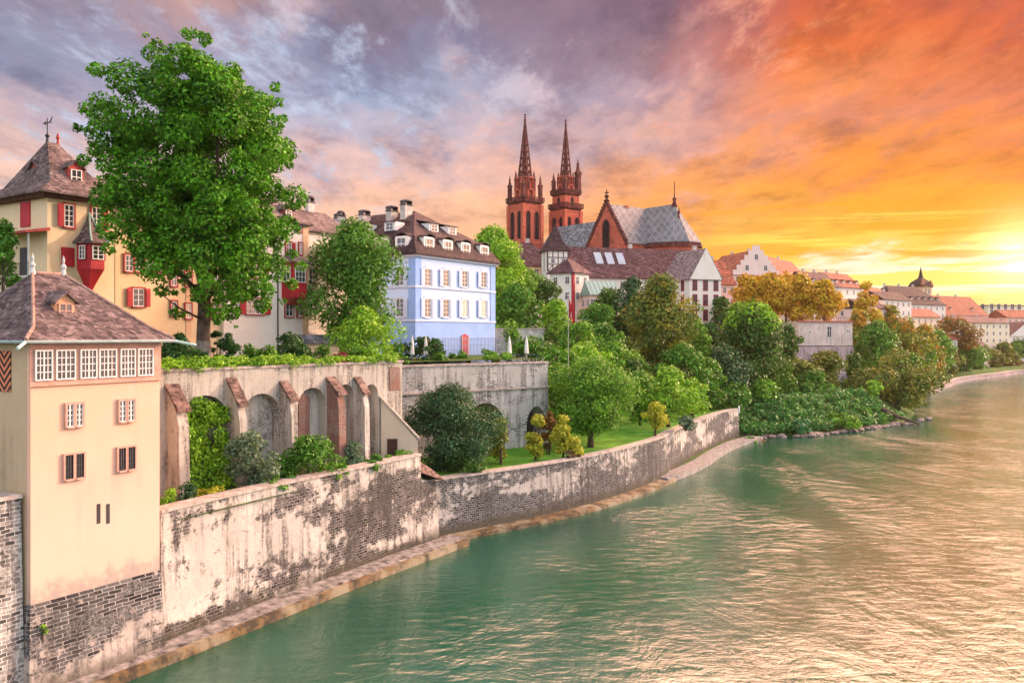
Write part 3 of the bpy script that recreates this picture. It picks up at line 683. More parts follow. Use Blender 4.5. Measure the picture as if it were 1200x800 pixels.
mb = MB(); mb.box(mx-.05, mx+.05, AD/2-.4, AD/2+.35, 35.1, 35.16); mb.extx([(AD/2-.75,35.0),(AD/2-.3,35.13),(AD/2-.75,35.55),(AD/2-.5,35.15)], mx-.03, mx+.03); mb.extx([(AD/2+.25,35.0),(AD/2+.6,35.13),(AD/2+.25,35.3)], mx-.03, mx+.03)
mb.obj('weather_vane', M_dark, rf)
MB().lathe(AW_/2+.35, AD/2, [(.14,33.5),(.08,33.9),(.16,34.1),(.02,34.5)], 8).obj('finial', M_wsr, rf)
dormer(A, 'left', 4.1, 1.2, AE+.95, 1.25, 1.5, 2.2, M_wsr, M_rooft, 'gable', M_dark)
dormer(A, 'front', uh(90, .9), 1.0, AE+.9, 1.25, 1.5, 2.2, M_wsr, M_rooft, 'gable')
def hw(par, pa, pb, ya, yb, **k):
    x0, x1 = uh(pa), uh(pb); px = (pa+pb)/2; zz = zh(yb, px); return window(par, 'front', (x0+x1)/2, zz, x1-x0, zh(ya, px)-zz, **k)
hw(A, 74.5, 86, 240, 266, shutters=M_red, surround=M_wsr, shut='left', nz=4)
hw(A, 107, 118, 243, 270, shutters=M_red, surround=M_wsr, shut='right', nz=4)
x = uh(79); sb = MB().box(x-.5, x+.5, -.12, -.01, zh(312, 79), zh(290, 79)).obj('shutter', M_red, A)
# oriel
ox0, ox1 = uh(90), uh(119); oz0, oz1 = zh(316, 105), zh(286, 105); oc = (ox0+ox1)/2; od = 1.15
poly = [(ox0, 0), (ox0+.45, -od), (ox1-.45, -od), (ox1, 0)]
O_ = MB().prism(poly, oz0, oz1).obj('oriel', M_red, A)
mb = MB(); mb.loft([[(x*1, y, oz0) for x, y in poly], [(oc+(x-oc)*.55, y*.45, oz0-1.0) for x, y in poly], [(oc+(x-oc)*.12, y*.05, oz0-1.9) for x, y in poly]]).obj('oriel_base', M_red, O_)
pr = [(ox0-.35, .0), (ox0+.3, -od-.42), (ox1-.3, -od-.42), (ox1+.35, .0)]
mb = MB(); mb.loft([[(x, y, oz1-.05) for x, y in pr], [(x, y, oz1+.08) for x, y in pr], [(oc+(x-oc)*.62, y*.6, oz1+.65) for x, y in pr], [(oc+(x-oc)*.22, y*.2, oz1+1.75) for x, y in pr], [(oc+(x-oc)*.03, y*.02, oz1+2.5) for x, y in pr]]).obj('oriel_roof', M_rooft, O_)
mb = MB()
for sx, ty in ((-1, 1), (1, 1)):
    e = pr[1] if sx < 0 else pr[2]
    mb.tube([(e[0], e[1], oz1+.1), (oc+(e[0]-oc)*.62, e[1]*.6, oz1+.68), (oc+(e[0]-oc)*.22, e[1]*.2, oz1+1.78), (oc, -.02, oz1+2.55)], .07, 6)
mb.obj('roof_ridge', plain('copper_green', (.34,.50,.42), .6), O_)
for k, (cx_, rz) in enumerate(((oc, 0), (ox0+.2, -1.2), (ox1-.2, 1.2))):
    ww = (ox1-ox0-1.1) if k == 0 else .55
    wd = window(O_, 'front', cx_, oz0+.75, ww, oz1-oz0-.95, 2, 3, off=-od-.01 if k == 0 else -od*.5-.0)
    if k: wd.rotation_euler[2] = rz; wd.location[1] = -od*.5; wd.location[0] += (-.06 if k == 1 else .06)
    for c in wd.children: pass
# left face: shutter, balcony with canopy
vh = lambda px: (lambda k: (k*OH[1]-OH[0])/(-math.sin(RH)-k*math.cos(RH)))((px-600)/1000)
zl = lambda py, px: zat(py, OH[1]+math.cos(RH)*vh(px))
s_ = MB().box(-.10, -.01, vh(36), vh(25), zl(266, 30), zl(237, 30)).obj('shutter', M_red, A)
Bc = MB().box(-1.5, .0, vh(56), vh(19), zl(325, 40)-.15, zl(325, 40)+.02).obj('balcony', plain('balcony_stone', (.5,.46,.42), .8), A)
MB().loft([[(-1.8,vh(58)-.1,zl(277,40)),(0,vh(58)-.1,zl(277,40)+.3),(0,vh(17)+.2,zl(277,40)+.3),(-1.8,vh(17)+.2,zl(277,40))], [(-1.8,vh(58)-.1,zl(277,40)+.18),(0,vh(58)-.1,zl(277,40)+.55),(0,vh(17)+.2,zl(277,40)+.55),(-1.8,vh(17)+.2,zl(277,40)+.18)]]).obj('canopy', M_wsr, Bc)
mb = MB()
M_post = plain('grey_post', (.38,.42,.45), .5)
for q in (vh(55), vh(32), vh(20)): MB().cyl(-1.4, q, zl(325, 40), zl(277, 40)+.1, .07, n=8).obj('column', M_post, Bc)
mb = MB(); zz = zl(325, 40)
for i in range(26): mb.cyl(-1.45, vh(56)+(vh(19)-vh(56))*i/25, zz, zz+.95, .018, n=5)
mb.tube([(-1.45,vh(56),zz+.97),(-1.45,vh(19),zz+.97)], .03); mb.obj('railing', M_dark, Bc)
MB().box(-.06, -.005, vh(34), vh(24), zz, zl(290, 30)).obj('door', M_dark, A)

B = thing('long_house', 'long ochre house with red shutters half hidden behind the big broad-leaved tree', 'house', (*dirp(AW_+.02), 0), RH)
b0 = AW_+.02; BW = uh(262)-b0; BD = 9.0; BE = 27.4
MB().box(.0, BW, .35, BD, GZ-1, BE).obj('wall', M_yellow, B)
ringroof(B, [(-.02, BW+.02, -.35, BD+.5, BE+.02), (-.02, BW+.02, BD/2-.1, BD/2+.1, BE+4.0)], M_rooft)
def hw2(par, base, pa, pb, ya, yb, yo=.35, **k):
    x0, x1 = uh(pa, yo)-base, uh(pb, yo)-base; px = (pa+pb)/2; zz = zh(yb, px, yo); return window(par, 'front', (x0+x1)/2, zz, x1-x0, zh(ya, px, yo)-zz, off=yo, **k)
for a in (146, 158, 170, 182, 194): hw2(B, b0, a, a+9, 299, 318, surround=M_wsr, nz=3)
hw2(B, b0, 155, 168, 338, 359, surround=M_wsr, shutters=M_red, open_=.8)
for a, ya, yb in ((217,319,335),(217,356,373),(200,353,370),(200,319,335),(234,320,336),(248,320,336),(248,356,373)): hw2(B, b0, a, a+6.5, ya, yb, surround=M_wsr, nz=2)
dormer(B, 'front', uh(192, 1.4)-b0, 1.4, BE+.9, 1.6, 1.4, 2.0, M_dark, M_rooft, 'gable')
MB().cyl(.12, .22, GZ, BE, .06).obj('downpipe', M_dark, B)
MB().box(uh(218, .3)-b0, uh(224,.3)-b0, .30, .349, GZ, BE-.01).obj('pilaster', plaster('ochre_quoin', (.66,.42,.26)), B)

b1 = b0+BW+.02
Cc = thing('rose_house', 'rose-white town house with a red wooden oriel right of the big tree', 'house', (*dirp(b1), 0), RH)
CW = uh(361)-b1; CE = zh(262, 350)
MB().box(0, CW, 0, 9, GZ-1, CE).obj('wall', M_rosewhite, Cc)
MB().box(CW-.75, CW, -.06, -.0, GZ, CE-.01).obj('pilaster', plaster('orange_quoin', (.78,.48,.3)), Cc)
ringroof(Cc, [(-.02, CW+.3, -.6, 9.6, CE+.02), (-.02, CW-.3, 4.4, 4.6, CE+2.9)], M_rooft)
hw2(Cc, b1, 288, 309, 350, 368, 0, surround=M_wsr, shutters=M_red, nx=4, open_=.55)
hw2(Cc, b1, 288, 306, 305, 325, 0, surround=M_wsr, shutters=M_red, open_=.7)
hw2(Cc, b1, 334, 343, 349, 371, 0, surround=M_wsr); hw2(Cc, b1, 348, 353.5, 352, 371, 0, surround=M_wsr)
hw2(Cc, b1, 335, 341, 284, 300, 0, surround=M_wsr, shutters=M_red, shut='right', open_=.9); hw2(Cc, b1, 350, 353.5, 285, 298, 0, surround=M_wsr)
hw2(Cc, b1, 349, 353, 256+8, 267+4, 0, surround=M_wsr)
x0, x1 = uh(330)-b1, uh(353)-b1; z0, z1 = zh(349, 342), zh(309, 342); oc = (x0+x1)/2
poly = [(x0,0),(x0+.4,-1.2),(x1-.4,-1.2),(x1,0)]
O_ = MB().prism(poly, z0, z1).obj('oriel', M_red, Cc)
MB().loft([[(x, y, z0) for x, y in poly], [(oc+(x-oc)*.6, y*.4, z0-.7) for x, y in poly]]).obj('oriel_base', M_wsr, O_)
pr = [(x0-.3,0),(x0+.2,-1.55),(x1-.2,-1.55),(x1+.3,0)]
MB().loft([[(x, y, z1) for x, y in pr], [(x, y, z1+.1) for x, y in pr], [(oc+(x-oc)*.4, y*.1, z1+1.1) for x, y in pr]]).obj('oriel_roof', M_rooft, O_)
window(O_, 'front', oc, z0+1.5, x1-x0-1.2, z1-z0-1.8, 3, 3, off=-1.2)
wd = window(O_, 'left', -.6, z0+1.5, .8, z1-z0-1.8, 2, 3, off=x0+.15); wd.rotation_euler[2] = -1.25
dormer(Cc, 'front', uh(338, .8)-b1, .8, CE+.5, 1.1, .9, 1.6, M_wsr, M_rooft, 'gable')
MB().cyl(uh(325)-b1, -.1, GZ, CE, .06).obj('downpipe', M_dark, Cc)
mb = MB(); xx = uh(342)-b1; mb.box(xx-.9, CW+2.2, -3.4, -.02, GZ-.5, GZ+1.9).obj('porch', M_beige, Cc)
MB().rects([(xx-1.1, CW+2.4, -3.6, .0, GZ+1.9), (xx-.5, CW+1.8, -2.4, -.0, GZ+2.8)]).obj('porch_roof', tiles('slate', (.09,.095,.12), (.15,.15,.18), .25), Cc)

b2 = b1+CW+.05
Dd = thing('white_house', 'long white house under a low brown roof behind the dark round tree', 'house', (*dirp(b2, 1.6), 0), RH)
DW = 8.2; DE = zh(268, 372, 1.6)-.3
MB().box(0, DW, 0, 9, GZ-1, DE).obj('wall', M_rosewhite, Dd)
ringroof(Dd, [(-.02, DW+.02, -.5, 9.5, DE+.02), (-.02, DW+.02, 4.4, 4.6, DE+2.9)], M_rooft)
for k in range(3):
    for zz in (GZ+1.2, GZ+4.6, GZ+8.0): window(Dd, 'front', 2.0+k*2.9, zz, 1.0, 1.7, 2, 3, surround=M_chim)
for x in (2.0, 6.0): chimney(Dd, x, 4.5, DE+2.2, DE+3.8, .9, .6)

# ------------------------------------------------------------------ the pale blue mansion
M_bluewhite = plaster('pale_blue_render', (.50,.62,.87), (.45,.5,.6), .12)
M_blue = plain('blue_paint', (.25,.40,.76), .8, .06, .6)
M_bluesh = plain('shutter_blue', (.50,.58,.76), .7, .06)
M_mroof = tiles('dark_red_tiles', (.030,.015,.020), (.060,.030,.036), .30, (.075,.042,.046))
RB = RH; OB = (-11.9, 105.0)
u6 = lambda px, y=0.0: U(px, OB, RB, y); z6 = lambda py, px, y=0.0: Zf(py, px, OB, RB, y)
E = thing('blue_mansion', 'pale blue three-storey mansion with a dark red mansard roof, dormers and four pale chimneys', 'house', (*OB, 0), RB)
EW = u6(579.5); ED = 15.0; EE = z6(298, 487)+.1
MB().box(0, EW, 0, ED, 14, EE).obj('wall', M_bluewhite, E)
zg = z6(377, 520); zs2 = z6(339, 520)
mb = MB(); mb.box(-.06, EW+.06, -.06, .0, 14.0, zg); mb.box(-.06, .0, .0, ED, 14.0, zg)
for x in (0, EW):
    s = 1 if x == 0 else -1; mb.box(min(x-.08*s, x+1.1*s), max(x-.08*s, x+1.1*s), -.10, -.0, zg+.002, EE-.5)
mb.box(-.10, .0, .002, 1.0, zg+.002, EE-.5)
mb.obj('blue_quoins', M_blue, E)
mb = MB()
for zc_, h_, p in ((zg, .22, .16), (zs2, .25, .16), (EE-.35, .4, .40)):
    mb.box(-p, EW+p, -p, -.004, zc_, zc_+h_); mb.box(-p, -.004, -.002, ED, zc_, zc_+h_)
mb.obj('cornice', plain('cornice_blue', (.52,.58,.74), .8, .06), E)
for px in (500.5, 522, 544, 566):
    w_ = 1.25
    window(E, 'front', u6(px), z6(335.0+ (px-500)*.03, px), w_, 2.15, 2, 4, surround=M_bluesh, shutters=M_bluesh, arch=.28, curtain=False, open_=.95)
    window(E, 'front', u6(px), z6(371.5, px), w_, 2.3, 2, 4, surround=M_bluesh, shutters=M_bluesh, arch=.28, curtain=px > 530, open_=.95)
for yy in (2.4, 6.0, 9.6, 12.8):
    window(E, 'left', yy, z6(334, 500)-.1, 1.25, 2.15, 2, 4, surround=M_bluesh, shutters=M_bluesh, arch=.28, open_=.8)
    window(E, 'left', yy, z6(371.5, 500), 1.25, 2.3, 2, 4, surround=M_bluesh, shutters=M_bluesh, arch=.28, open_=.8)
xd = u6(544); dr = MB().box(xd-.62, xd+.62, -.14, -.06, 15.2, 17.7).ext([(xd-.62,17.7),(xd+.62,17.7),(xd+.4,18.0),(xd,18.12),(xd-.4,18.0)], -.14, -.06).obj('door', M_red, E)
mb = MB(); mb.box(xd-.82, xd-.62, -.2, -.06, 15.2, 17.9); mb.box(xd+.62, xd+.82, -.2, -.06, 15.2, 17.9); mb.obj('door_frame', M_pink, dr)
zbk = EE+2.55
rr = ringroof(E, [(-.65, EW+.65, -.65, ED+.65, EE+.06), (.15, EW-.15, .15, ED-.15, EE+1.35), (1.1, EW-1.1, 1.1, ED-1.1, zbk), (EW*.5-.05, EW*.5+.05, 7.2, ED-.2, 34.8)], M_mroof, fascia=.2)
for px in (501.5, 523.5, 544.5, 566.5): dormer(E, 'front', u6(px, .2), .0, EE+.25, 2.1, 2.05, 1.7, M_white, M_mroof, 'curved')
for yy in (2.2, 5.6, 9.0): dormer(E, 'left', yy, .0, EE+.25, 2.1, 2.05, 1.7, M_white, M_mroof, 'curved')
for px in (508.5, 530): dormer(E, 'front', u6(px, 2.6), 2.6, zbk+.9, 1.9, 1.15, 1.8, M_white, M_mroof, 'shed')
for yy in (6.2, 11.0): dormer(E, 'left', yy, 2.4, zbk+.9, 1.9, 1.15, 1.8, M_white, M_mroof, 'shed')
# four chimneys along the ridge, each with an open cap
for (x_, y_, z_) in ((EW*.5-1.7, 7.3, 35.3), (EW*.5-2.2, 9.4, 34.6), (EW*.5-2.4, 14.2, 34.4), (EW*.5-2.8, 18.5, 34.2)):
    chimney(E, x_, y_, 30.5, z_, 1.5, .9)
# rear wing behind the mansion
ringroof(E, [(.6, EW-.6, ED+.66, ED+8, EE), (EW*.5-.4, EW*.5-.3, ED+.66, ED+8, 33.9)], M_mroof, 'wing_roof')
MB().box(1, EW-1, ED+.01, ED+7.8, 14, EE-.2).obj('wing_wall', M_bluewhite, E)
Fn = thing('garden_fence', 'thin blue-grey iron railing in front of the blue mansion door', 'fence', (*OB, 0), RB)
mb = MB(); x0, x1 = u6(500,-2.5), u6(592,-2.5)
for i in range(56):
    x = x0+(x1-x0)*i/55; mb.box(x-.022, x+.022, -2.52, -2.48, 15.0, 17.6)
mb.obj('bars', plain('fence_paint', (.14,.19,.30), .5), Fn)
mb = MB()
for z in (15.35, 16.6, 17.45): mb.box(x0, x1, -2.54, -2.46, z, z+.06)
mb.obj('rails', plain('fence_paint_rail', (.14,.19,.30), .5), Fn)

Rr = thing('rear_house', 'brown-roofed house whose ridge shows between the round tree and the mansion chimneys', 'house', (-22.0, 112.0, 0), 0.55)
MB().box(-9, 6, 0, 8, 14, 29.5).obj('wall', M_rosewhite, Rr)
ringroof(Rr, [(-9.2,6.2,-.5,8.5,29.5),(-9.2,6.2,3.9,4.1,32.8)], M_mroof)
for x_ in (-6, 1): chimney(Rr, x_, 4, 32.2, 34.0, .9, .6)
# ------------------------------------------------------------------ the cathedral
M_sand = None
def f(t, b):
    o = objco(t); s = t.n('ShaderNodeSeparateXYZ', {0: o})
    v = t.n('ShaderNodeCombineXYZ', {0: t.m('ADD', s.outputs[0], s.outputs[1]), 1: s.outputs[2], 2: 0.0}).outputs[0]
    br = t.n('ShaderNodeTexBrick', {'Vector': v, 'Color1': (.62,.16,.10), 'Color2': (.48,.11,.07), 'Mortar': (.16,.04,.03), 'Scale': 1.0, 'Mortar Size': .05, 'Brick Width': 1.3, 'Row Height': .62})
    n = t.noise(o, .35, 6, .65)
    c = t.mix(t.m('MULTIPLY', t.step(n, .5, .7), .6), br.outputs[0], (.10,.035,.03))
    setc(t, b, t.mix(t.m('MULTIPLY', t.step(t.noise(o, 1.1, 4, .6), .55, .75), .5), c, (.45,.15,.10)))
M_sand = mat('red_sandstone', f, .9, .15)
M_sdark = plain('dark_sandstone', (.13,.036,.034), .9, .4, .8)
M_black = plain('dark_opening', (.012,.008,.01), .9)
def f(t, b):
    o = objco(t); s = t.n('ShaderNodeSeparateXYZ', {0: o}); xy = t.m('ADD', s.outputs[0], s.outputs[1])
    z = t.m('MULTIPLY', s.outputs[2], .85)
    a = t.m('ABSOLUTE', t.m('SUBTRACT', t.m('FRACT', t.m('MULTIPLY', t.m('ADD', xy, z), .42)), .5))
    c = t.m('ABSOLUTE', t.m('SUBTRACT', t.m('FRACT', t.m('MULTIPLY', t.m('SUBTRACT', xy, z), .42)), .5))
    l = t.m('MAXIMUM', t.step(a, .36, .46), t.step(c, .36, .46))
    n = t.noise(o, .5, 6, .65)
    base = t.mix(t.step(n, .35, .65), (.085,.09,.115), (.19,.19,.215))
    k = t.mix(t.m('MULTIPLY', l, .55), base, (.32,.29,.25))
    setc(t, b, t.mix(t.m('MULTIPLY', t.step(t.noise(o, 3.0, 3, .6), .5, .7), .5), k, (.10,.09,.11)))
M_lattice = mat('patterned_slate', f, .6, .4)
M_slate = tiles('grey_slate', (.10,.11,.13), (.19,.20,.22), .6, (.26,.26,.28))
RC = math.atan2(-.78, .62); OC = (37.2, 240.0)
K = thing('cathedral', 'red sandstone cathedral with two openwork spires and a patterned grey roof on the hill', 'cathedral', (*OC, 0), RC)
GC = 20.0
def arch_poly(w, h, n=6):
    return [(-w/2, 0), (w/2, 0)]+[(w/2*math.cos(PI*i/n/1.0), h-w*.6+w*.75*math.sin(PI*i/n)) for i in range(0, n+1)]
def lancet(parent, x, y, z, w, h, face, name='window'):
    mb = MB()
    if face == 'front': mb.ext([(x+a, z+b_) for a, b_ in arch_poly(w, h)], y-.06, y+.02)
    else: mb.extx([(x+a, z+b_) for a, b_ in arch_poly(w, h)], y-.02, y+.06)
    return mb.obj(name, M_black, parent)
def hood(parent, x, y, z, w, h, face):
    mb = MB(); pts = arch_poly(w, h)[1:]+[arch_poly(w, h)[0]]
    P = [((x+a, y-.1, z+b_) if face == 'front' else (y+.1, x+a, z+b_)) for a, b_ in pts]
    mb.tube(P, .16, 5); return mb.obj('window_moulding', M_sdark, parent)
def spire(parent, x, y, z0, r, ztop, name='spire'):
    """openwork spire: eight ribs with crockets, pierced panels in bands, a cross finial"""
    mb = MB(); n = 8
    for k in range(n):
        a = 2*PI*(k+.5)/n; p0 = (x+r*math.cos(a), y+r*math.sin(a), z0); p1 = (x+.12*math.cos(a), y+.12*math.sin(a), ztop-1.2)
        mb.tube([p0, p1], [.30, .12], 5)
        m = int((ztop-z0)/1.15)
        for j in range(1, m):
            u = j/m; q = [p0[i]+(p1[i]-p0[i])*u for i in range(3)]; s = .30*(1-u*.45)
            mb.add([(q[0]+s*math.cos(a)*1.5, q[1]+s*math.sin(a)*1.5, q[2]+s*.6), (q[0]-s*math.sin(a)*.6, q[1]+s*math.cos(a)*.6, q[2]-s*.5), (q[0]+s*math.sin(a)*.6, q[1]-s*math.cos(a)*.6, q[2]-s*.5), (q[0], q[1], q[2]+s)],
                   [(0,1,2), (0,2,3), (0,3,1), (1,3,2)])
    m = 9
    for j in range(m):
        u = (j+.2)/m; rr = r*(1-u)+.12*u; zz = z0+(ztop-1.2-z0)*u; mb.lathe(x, y, [(rr+.02, zz), (rr*1.0, zz+.45*(1-u*.4)+.15)], 8, PI/8)
    mb.lathe(x, y, [(r*.62, z0), (r*.40, z0+(ztop-z0)*.35), (.06, ztop-2)], 8, PI/8)
    mb.lathe(x, y, [(.10, ztop-1.8), (.55, ztop-1.3), (.14, ztop-1.0), (.42, ztop-.6), (.12, ztop-.2), (.3, ztop+.15), (.04, ztop+.8)], 8)
    mb.box(x-.5, x+.5, y-.1, y+.1, ztop+.1, ztop+.3)
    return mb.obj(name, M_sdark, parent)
def pinnacle(parent, x, y, z0, w, h):
    mb = MB(); mb.box(x-w/2, x+w/2, y-w/2, y+w/2, z0, z0+h*.55)
    mb.lathe(x, y, [(w*.85, z0+h*.55), (w*.85, z0+h*.6), (w*.45, z0+h*.66), (.04, z0+h)], 4, PI/4)
    mb.lathe(x, y, [(w*.1, z0+h*.8), (w*.42, z0+h*.84), (w*.1, z0+h*.88)], 4, PI/4)
    return mb.obj('pinnacle', M_sdark, parent)
def gallery(mb, x, y, z, s):
    mb.rects([(x-s, x+s, y-s, y+s, z-.9), (x-s-.7, x+s+.7, y-s-.7, y+s+.7, z-.3), (x-s-.7, x+s+.7, y-s-.7, y+s+.7, z)])
    e = s+.65
    for k in range(15):
        q = -e+2*e*k/14
        for a in ((x+q, y-e), (x+e, y+q), (x+q, y+e), (x-e, y+q)): mb.box(a[0]-.11, a[0]+.11, a[1]-.11, a[1]+.11, z, z+1.0)
    for a, b_, c, d in ((x-e-.1,x+e+.1,y-e-.12,y-e+.12),(x-e-.1,x+e+.1,y+e-.12,y+e+.12),(x-e-.12,x-e+.12,y-e,y+e),(x+e-.12,x+e+.12,y-e,y+e)): mb.box(a, b_, c, d, z+1.0, z+1.25)
def tower(x, y, zt, second):
    s = 3.6 if not second else 3.4
    mb = MB(); mb.box(x-s, x+s, y-s, y+s, GC, zt-.9)
    for sx in (-1, 1):
        for sy in (-1, 1): mb.box(x+sx*s-.55, x+sx*s+.55, y+sy*s-.55, y+sy*s+.55, GC, zt-1.0)
    for z in (zt-13.5, zt-22): mb.box(x-s-.25, x+s+.25, y-s-.25, y+s+.25, z, z+.4)
    tw = mb.obj('tower', M_sand, K)
    for z, h in ((zt-11.8, 8.2), (zt-20.5, 5.5)):
        for d in (-1.7, 1.7):
            for fc, q in (('front', y-s), ('right', x+s)):
                c = (x if fc == 'front' else y)+d
                lancet(tw, c, q, z, 1.35, h, fc); hood(tw, c, q, z, 1.55, h+.1, fc)
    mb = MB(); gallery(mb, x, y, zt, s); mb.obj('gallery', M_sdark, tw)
    z2 = zt
    if second:
        s2 = 3.1; z2 = zt+4.6
        mb = MB(); mb.box(x-s2, x+s2, y-s2, y+s2, zt, z2-.9); up_ = mb.obj('upper_stage', M_sand, tw)
        mb = MB(); gallery(mb, x, y, z2, s2-.2); mb.obj('gallery', M_sdark, tw)
        s = 3.0
        for fc, q in (('front', y-s2), ('right', x+s2)): lancet(tw, (x if fc == 'front' else y), q, zt+.6, 1.2, 2.6, fc)
    # octagonal belfry with tall openings and clustered pinnacles
    h8 = 7.2 if not second else 5.2; ro = s*.80
    mb = MB()
    for k in range(8):
        a = 2*PI*(k+.5)/8; mb.box(x+ro*math.cos(a)-.42, x+ro*math.cos(a)+.42, y+ro*math.sin(a)-.42, y+ro*math.sin(a)+.42, z2, z2+h8)
    mb.lathe(x, y, [(ro*.72, z2), (ro*.72, z2+h8)], 8, PI/8)
    for z in (z2+h8*.48, z2+h8): mb.lathe(x, y, [(ro+.35, z-.2), (ro+.6, z+.1), (ro+.3, z+.45)], 8, PI/8)
    mb.obj('belfry', M_sand, tw)
    for sx in (-1, 1):
        for sy in (-1, 1):
            big_ = second and (sx, sy) == (1, 1)
            pinnacle(tw, x+sx*(s-.2), y+sy*(s-.2), z2, 1.0 if not big_ else 1.5, (8.5 if not second else 7.0)+(4.5 if big_ else 0))
    for k in range(8):
        a = 2*PI*(k+.5)/8; pinnacle(tw, x+(ro+.2)*math.cos(a), y+(ro+.2)*math.sin(a), z2+h8*.5, .6, h8*.85)
    spire(tw, x, y, z2+h8-.5, ro*.78, 86.6 if not second else 87.6)
tower(-42.4, -8.6, 59.5, False)
tower(-42.4, 8.6, 59.2, True)
# nave
MB().box(-38, -6, -6.5, 6.5, GC, 42.5).obj('nave', M_sand, K)
ringroof(K, [(-38.5, 0, -7.2, 7.2, 42.7), (-38.5, 0, -.1, .1, 51.8)], M_slate, 'nave_roof')
MB().box(-38, -7.2, -13, -6.6, GC, 30).obj('side_aisle', M_sand, K)
MB().rects([(-38.2, -7.1, -13.6, -6.5, 30), (-38.2, -7.1, -6.7, -6.5, 34.5)]).obj('aisle_roof', M_slate, K)
# transept with its pointed gable towards the river bridge
tg = MB().box(-6.9, 6.9, -15, 15, GC, 42.6).ext([(-6.9, 42.6), (6.9, 42.6), (0, 53.0)], -15, -14.2).obj('transept', M_sand, K)
ringroof(K, [(-7.5, 7.5, -14.4, 15, 42.3), (-.1, .1, -14.4, 15, 53.4)], M_lattice, 'transept_roof')
mb = MB()
for s in (-1, 1):
    mb.tube([(s*7.7, -14.9, 41.8), (0, -14.9, 53.7)], .42, 4)
    for j in range(15):
        u = (j+.5)/15; mb.box(s*7.7*(1-u)-.3, s*7.7*(1-u)+.3, -15.3, -14.6, 42.0+11.9*u, 42.8+11.9*u)
mb.obj('gable_crockets', M_sdark, tg)
lancet(tg, 0, -15, 37.5, 2.3, 11.0, 'front'); hood(tg, 0, -15, 37.5, 2.6, 11.1, 'front')
mb = MB(); mb.lathe(0, -14.8, [(.55, 52.8), (.3, 53.6), (.9, 54.2), (.25, 54.7), (.7, 55.4), (.15, 55.9), (.12, 57.2)], 8); mb.box(-.7, .7, -14.9, -14.7, 56.2, 56.5); mb.obj('finial', M_sdark, tg)
# choir with polygonal end
def apse(r, xe, n=5):
    return [(xe+r*math.cos(-PI/2+PI*i/n), r*math.sin(-PI/2+PI*i/n)) for i in range(n+1)]
q = [(6, -6.8)]+apse(6.8, 11)+[(6, 6.8)]
ch = MB().prism(q, GC, 42.8).obj('choir', M_sand, K)
q2 = [(0, -7.5)]+apse(7.5, 11)+[(0, 7.5)]
tq = [(0, -.05)]+[(11+.05*math.cos(-PI/2+PI*i/5), .05*math.sin(-PI/2+PI*i/5)) for i in range(6)]+[(0, .05)]
MB().loft([[(x, y, 42.4) for x, y in q2], [(x, y, 42.7) for x, y in q2], [(x, y, 53.4) for x, y in tq]]).obj('choir_roof', M_lattice, K)
mb = MB(); mb.lathe(11, 0, [(.9, 52.6), (.35, 54.2), (.6, 54.8), (.15, 55.3), (.10, 59.5)], 8); mb.obj('finial', M_sdark, ch)
mb = MB(); mb.lathe(13.4, -1.0, [(.5, 49.0), (.15, 50.2), (.4, 50.6), (.05, 52)], 8); mb.obj('finial', M_sdark, ch)
mb = MB(); q3 = [(3, -7.7)]+apse(7.7, 11)+[(3, 7.7)]; mb.prism(q3, 41.4, 42.0); mb.prism([(3, -7.3)]+apse(7.3, 11)+[(3, 7.3)], 38.0, 38.4); mb.obj('cornice', M_sdark, ch)
for i in range(5):
    a = -PI/2+PI*(i+.5)/5; xx, yy = 11+6.8*math.cos(PI/10)*math.cos(a), 6.8*math.cos(PI/10)*math.sin(a)
    wd = MB().ext([(a_, b_) for a_, b_ in arch_poly(1.6, 7.5)], -.1, .05).obj('window', M_black, ch); wd.location = (xx, yy, 26.5); wd.rotation_euler = (0, 0, a+PI/2)
q4 = [(6, -11.5)]+apse(11.5, 11)+[(6, 11.5)]
MB().prism(q4, GC, 29).obj('ambulatory', M_sand, K)
MB().loft([[(x, y, 29.0) for x, y in [(6, -12)]+apse(12, 11)+[(6, 12)]], [(x, y, 29.3) for x, y in [(6, -12)]+apse(12, 11)+[(6, 12)]], [(x, y, 32.6) for x, y in q]]).obj('ambulatory_roof', M_slate, K)
mb = MB(); mb.box(-.6, .6, -8, -7, 50, 53.5); mb.obj('roof_turret', M_sand, K)

# ------------------------------------------------------------------ generic smaller houses
WALLS = {'white': plaster('wall_white', (.74,.68,.62), (.5,.42,.38), .2), 'cream': plaster('wall_cream', (.76,.66,.50), (.5,.4,.3), .2), 'pink': plaster('wall_pink', (.72,.48,.42), (.5,.35,.3), .2),
         'ochre': plaster('wall_ochre', (.66,.46,.26), (.4,.3,.2), .2), 'rose': plaster('wall_rose', (.74,.58,.54), (.5,.35,.3), .2)}
ROOFS = {'brown': M_mroof, 'red': tiles('red_tiles', (.20,.045,.030), (.30,.080,.045), .5, (.32,.11,.07)), 'plum': tiles('plum_tiles', (.065,.028,.036), (.12,.055,.060), .45, (.15,.085,.09)),
         'orange': tiles('orange_tiles', (.30,.09,.045), (.42,.14,.065), .55, (.38,.18,.11)), 'grey': M_slate, 'greyplum': tiles('greyplum_tiles', (.17,.12,.13), (.25,.18,.19), .4, (.30,.24,.24))}
M_fardark = plain('far_window', (.05,.04,.05), .3)
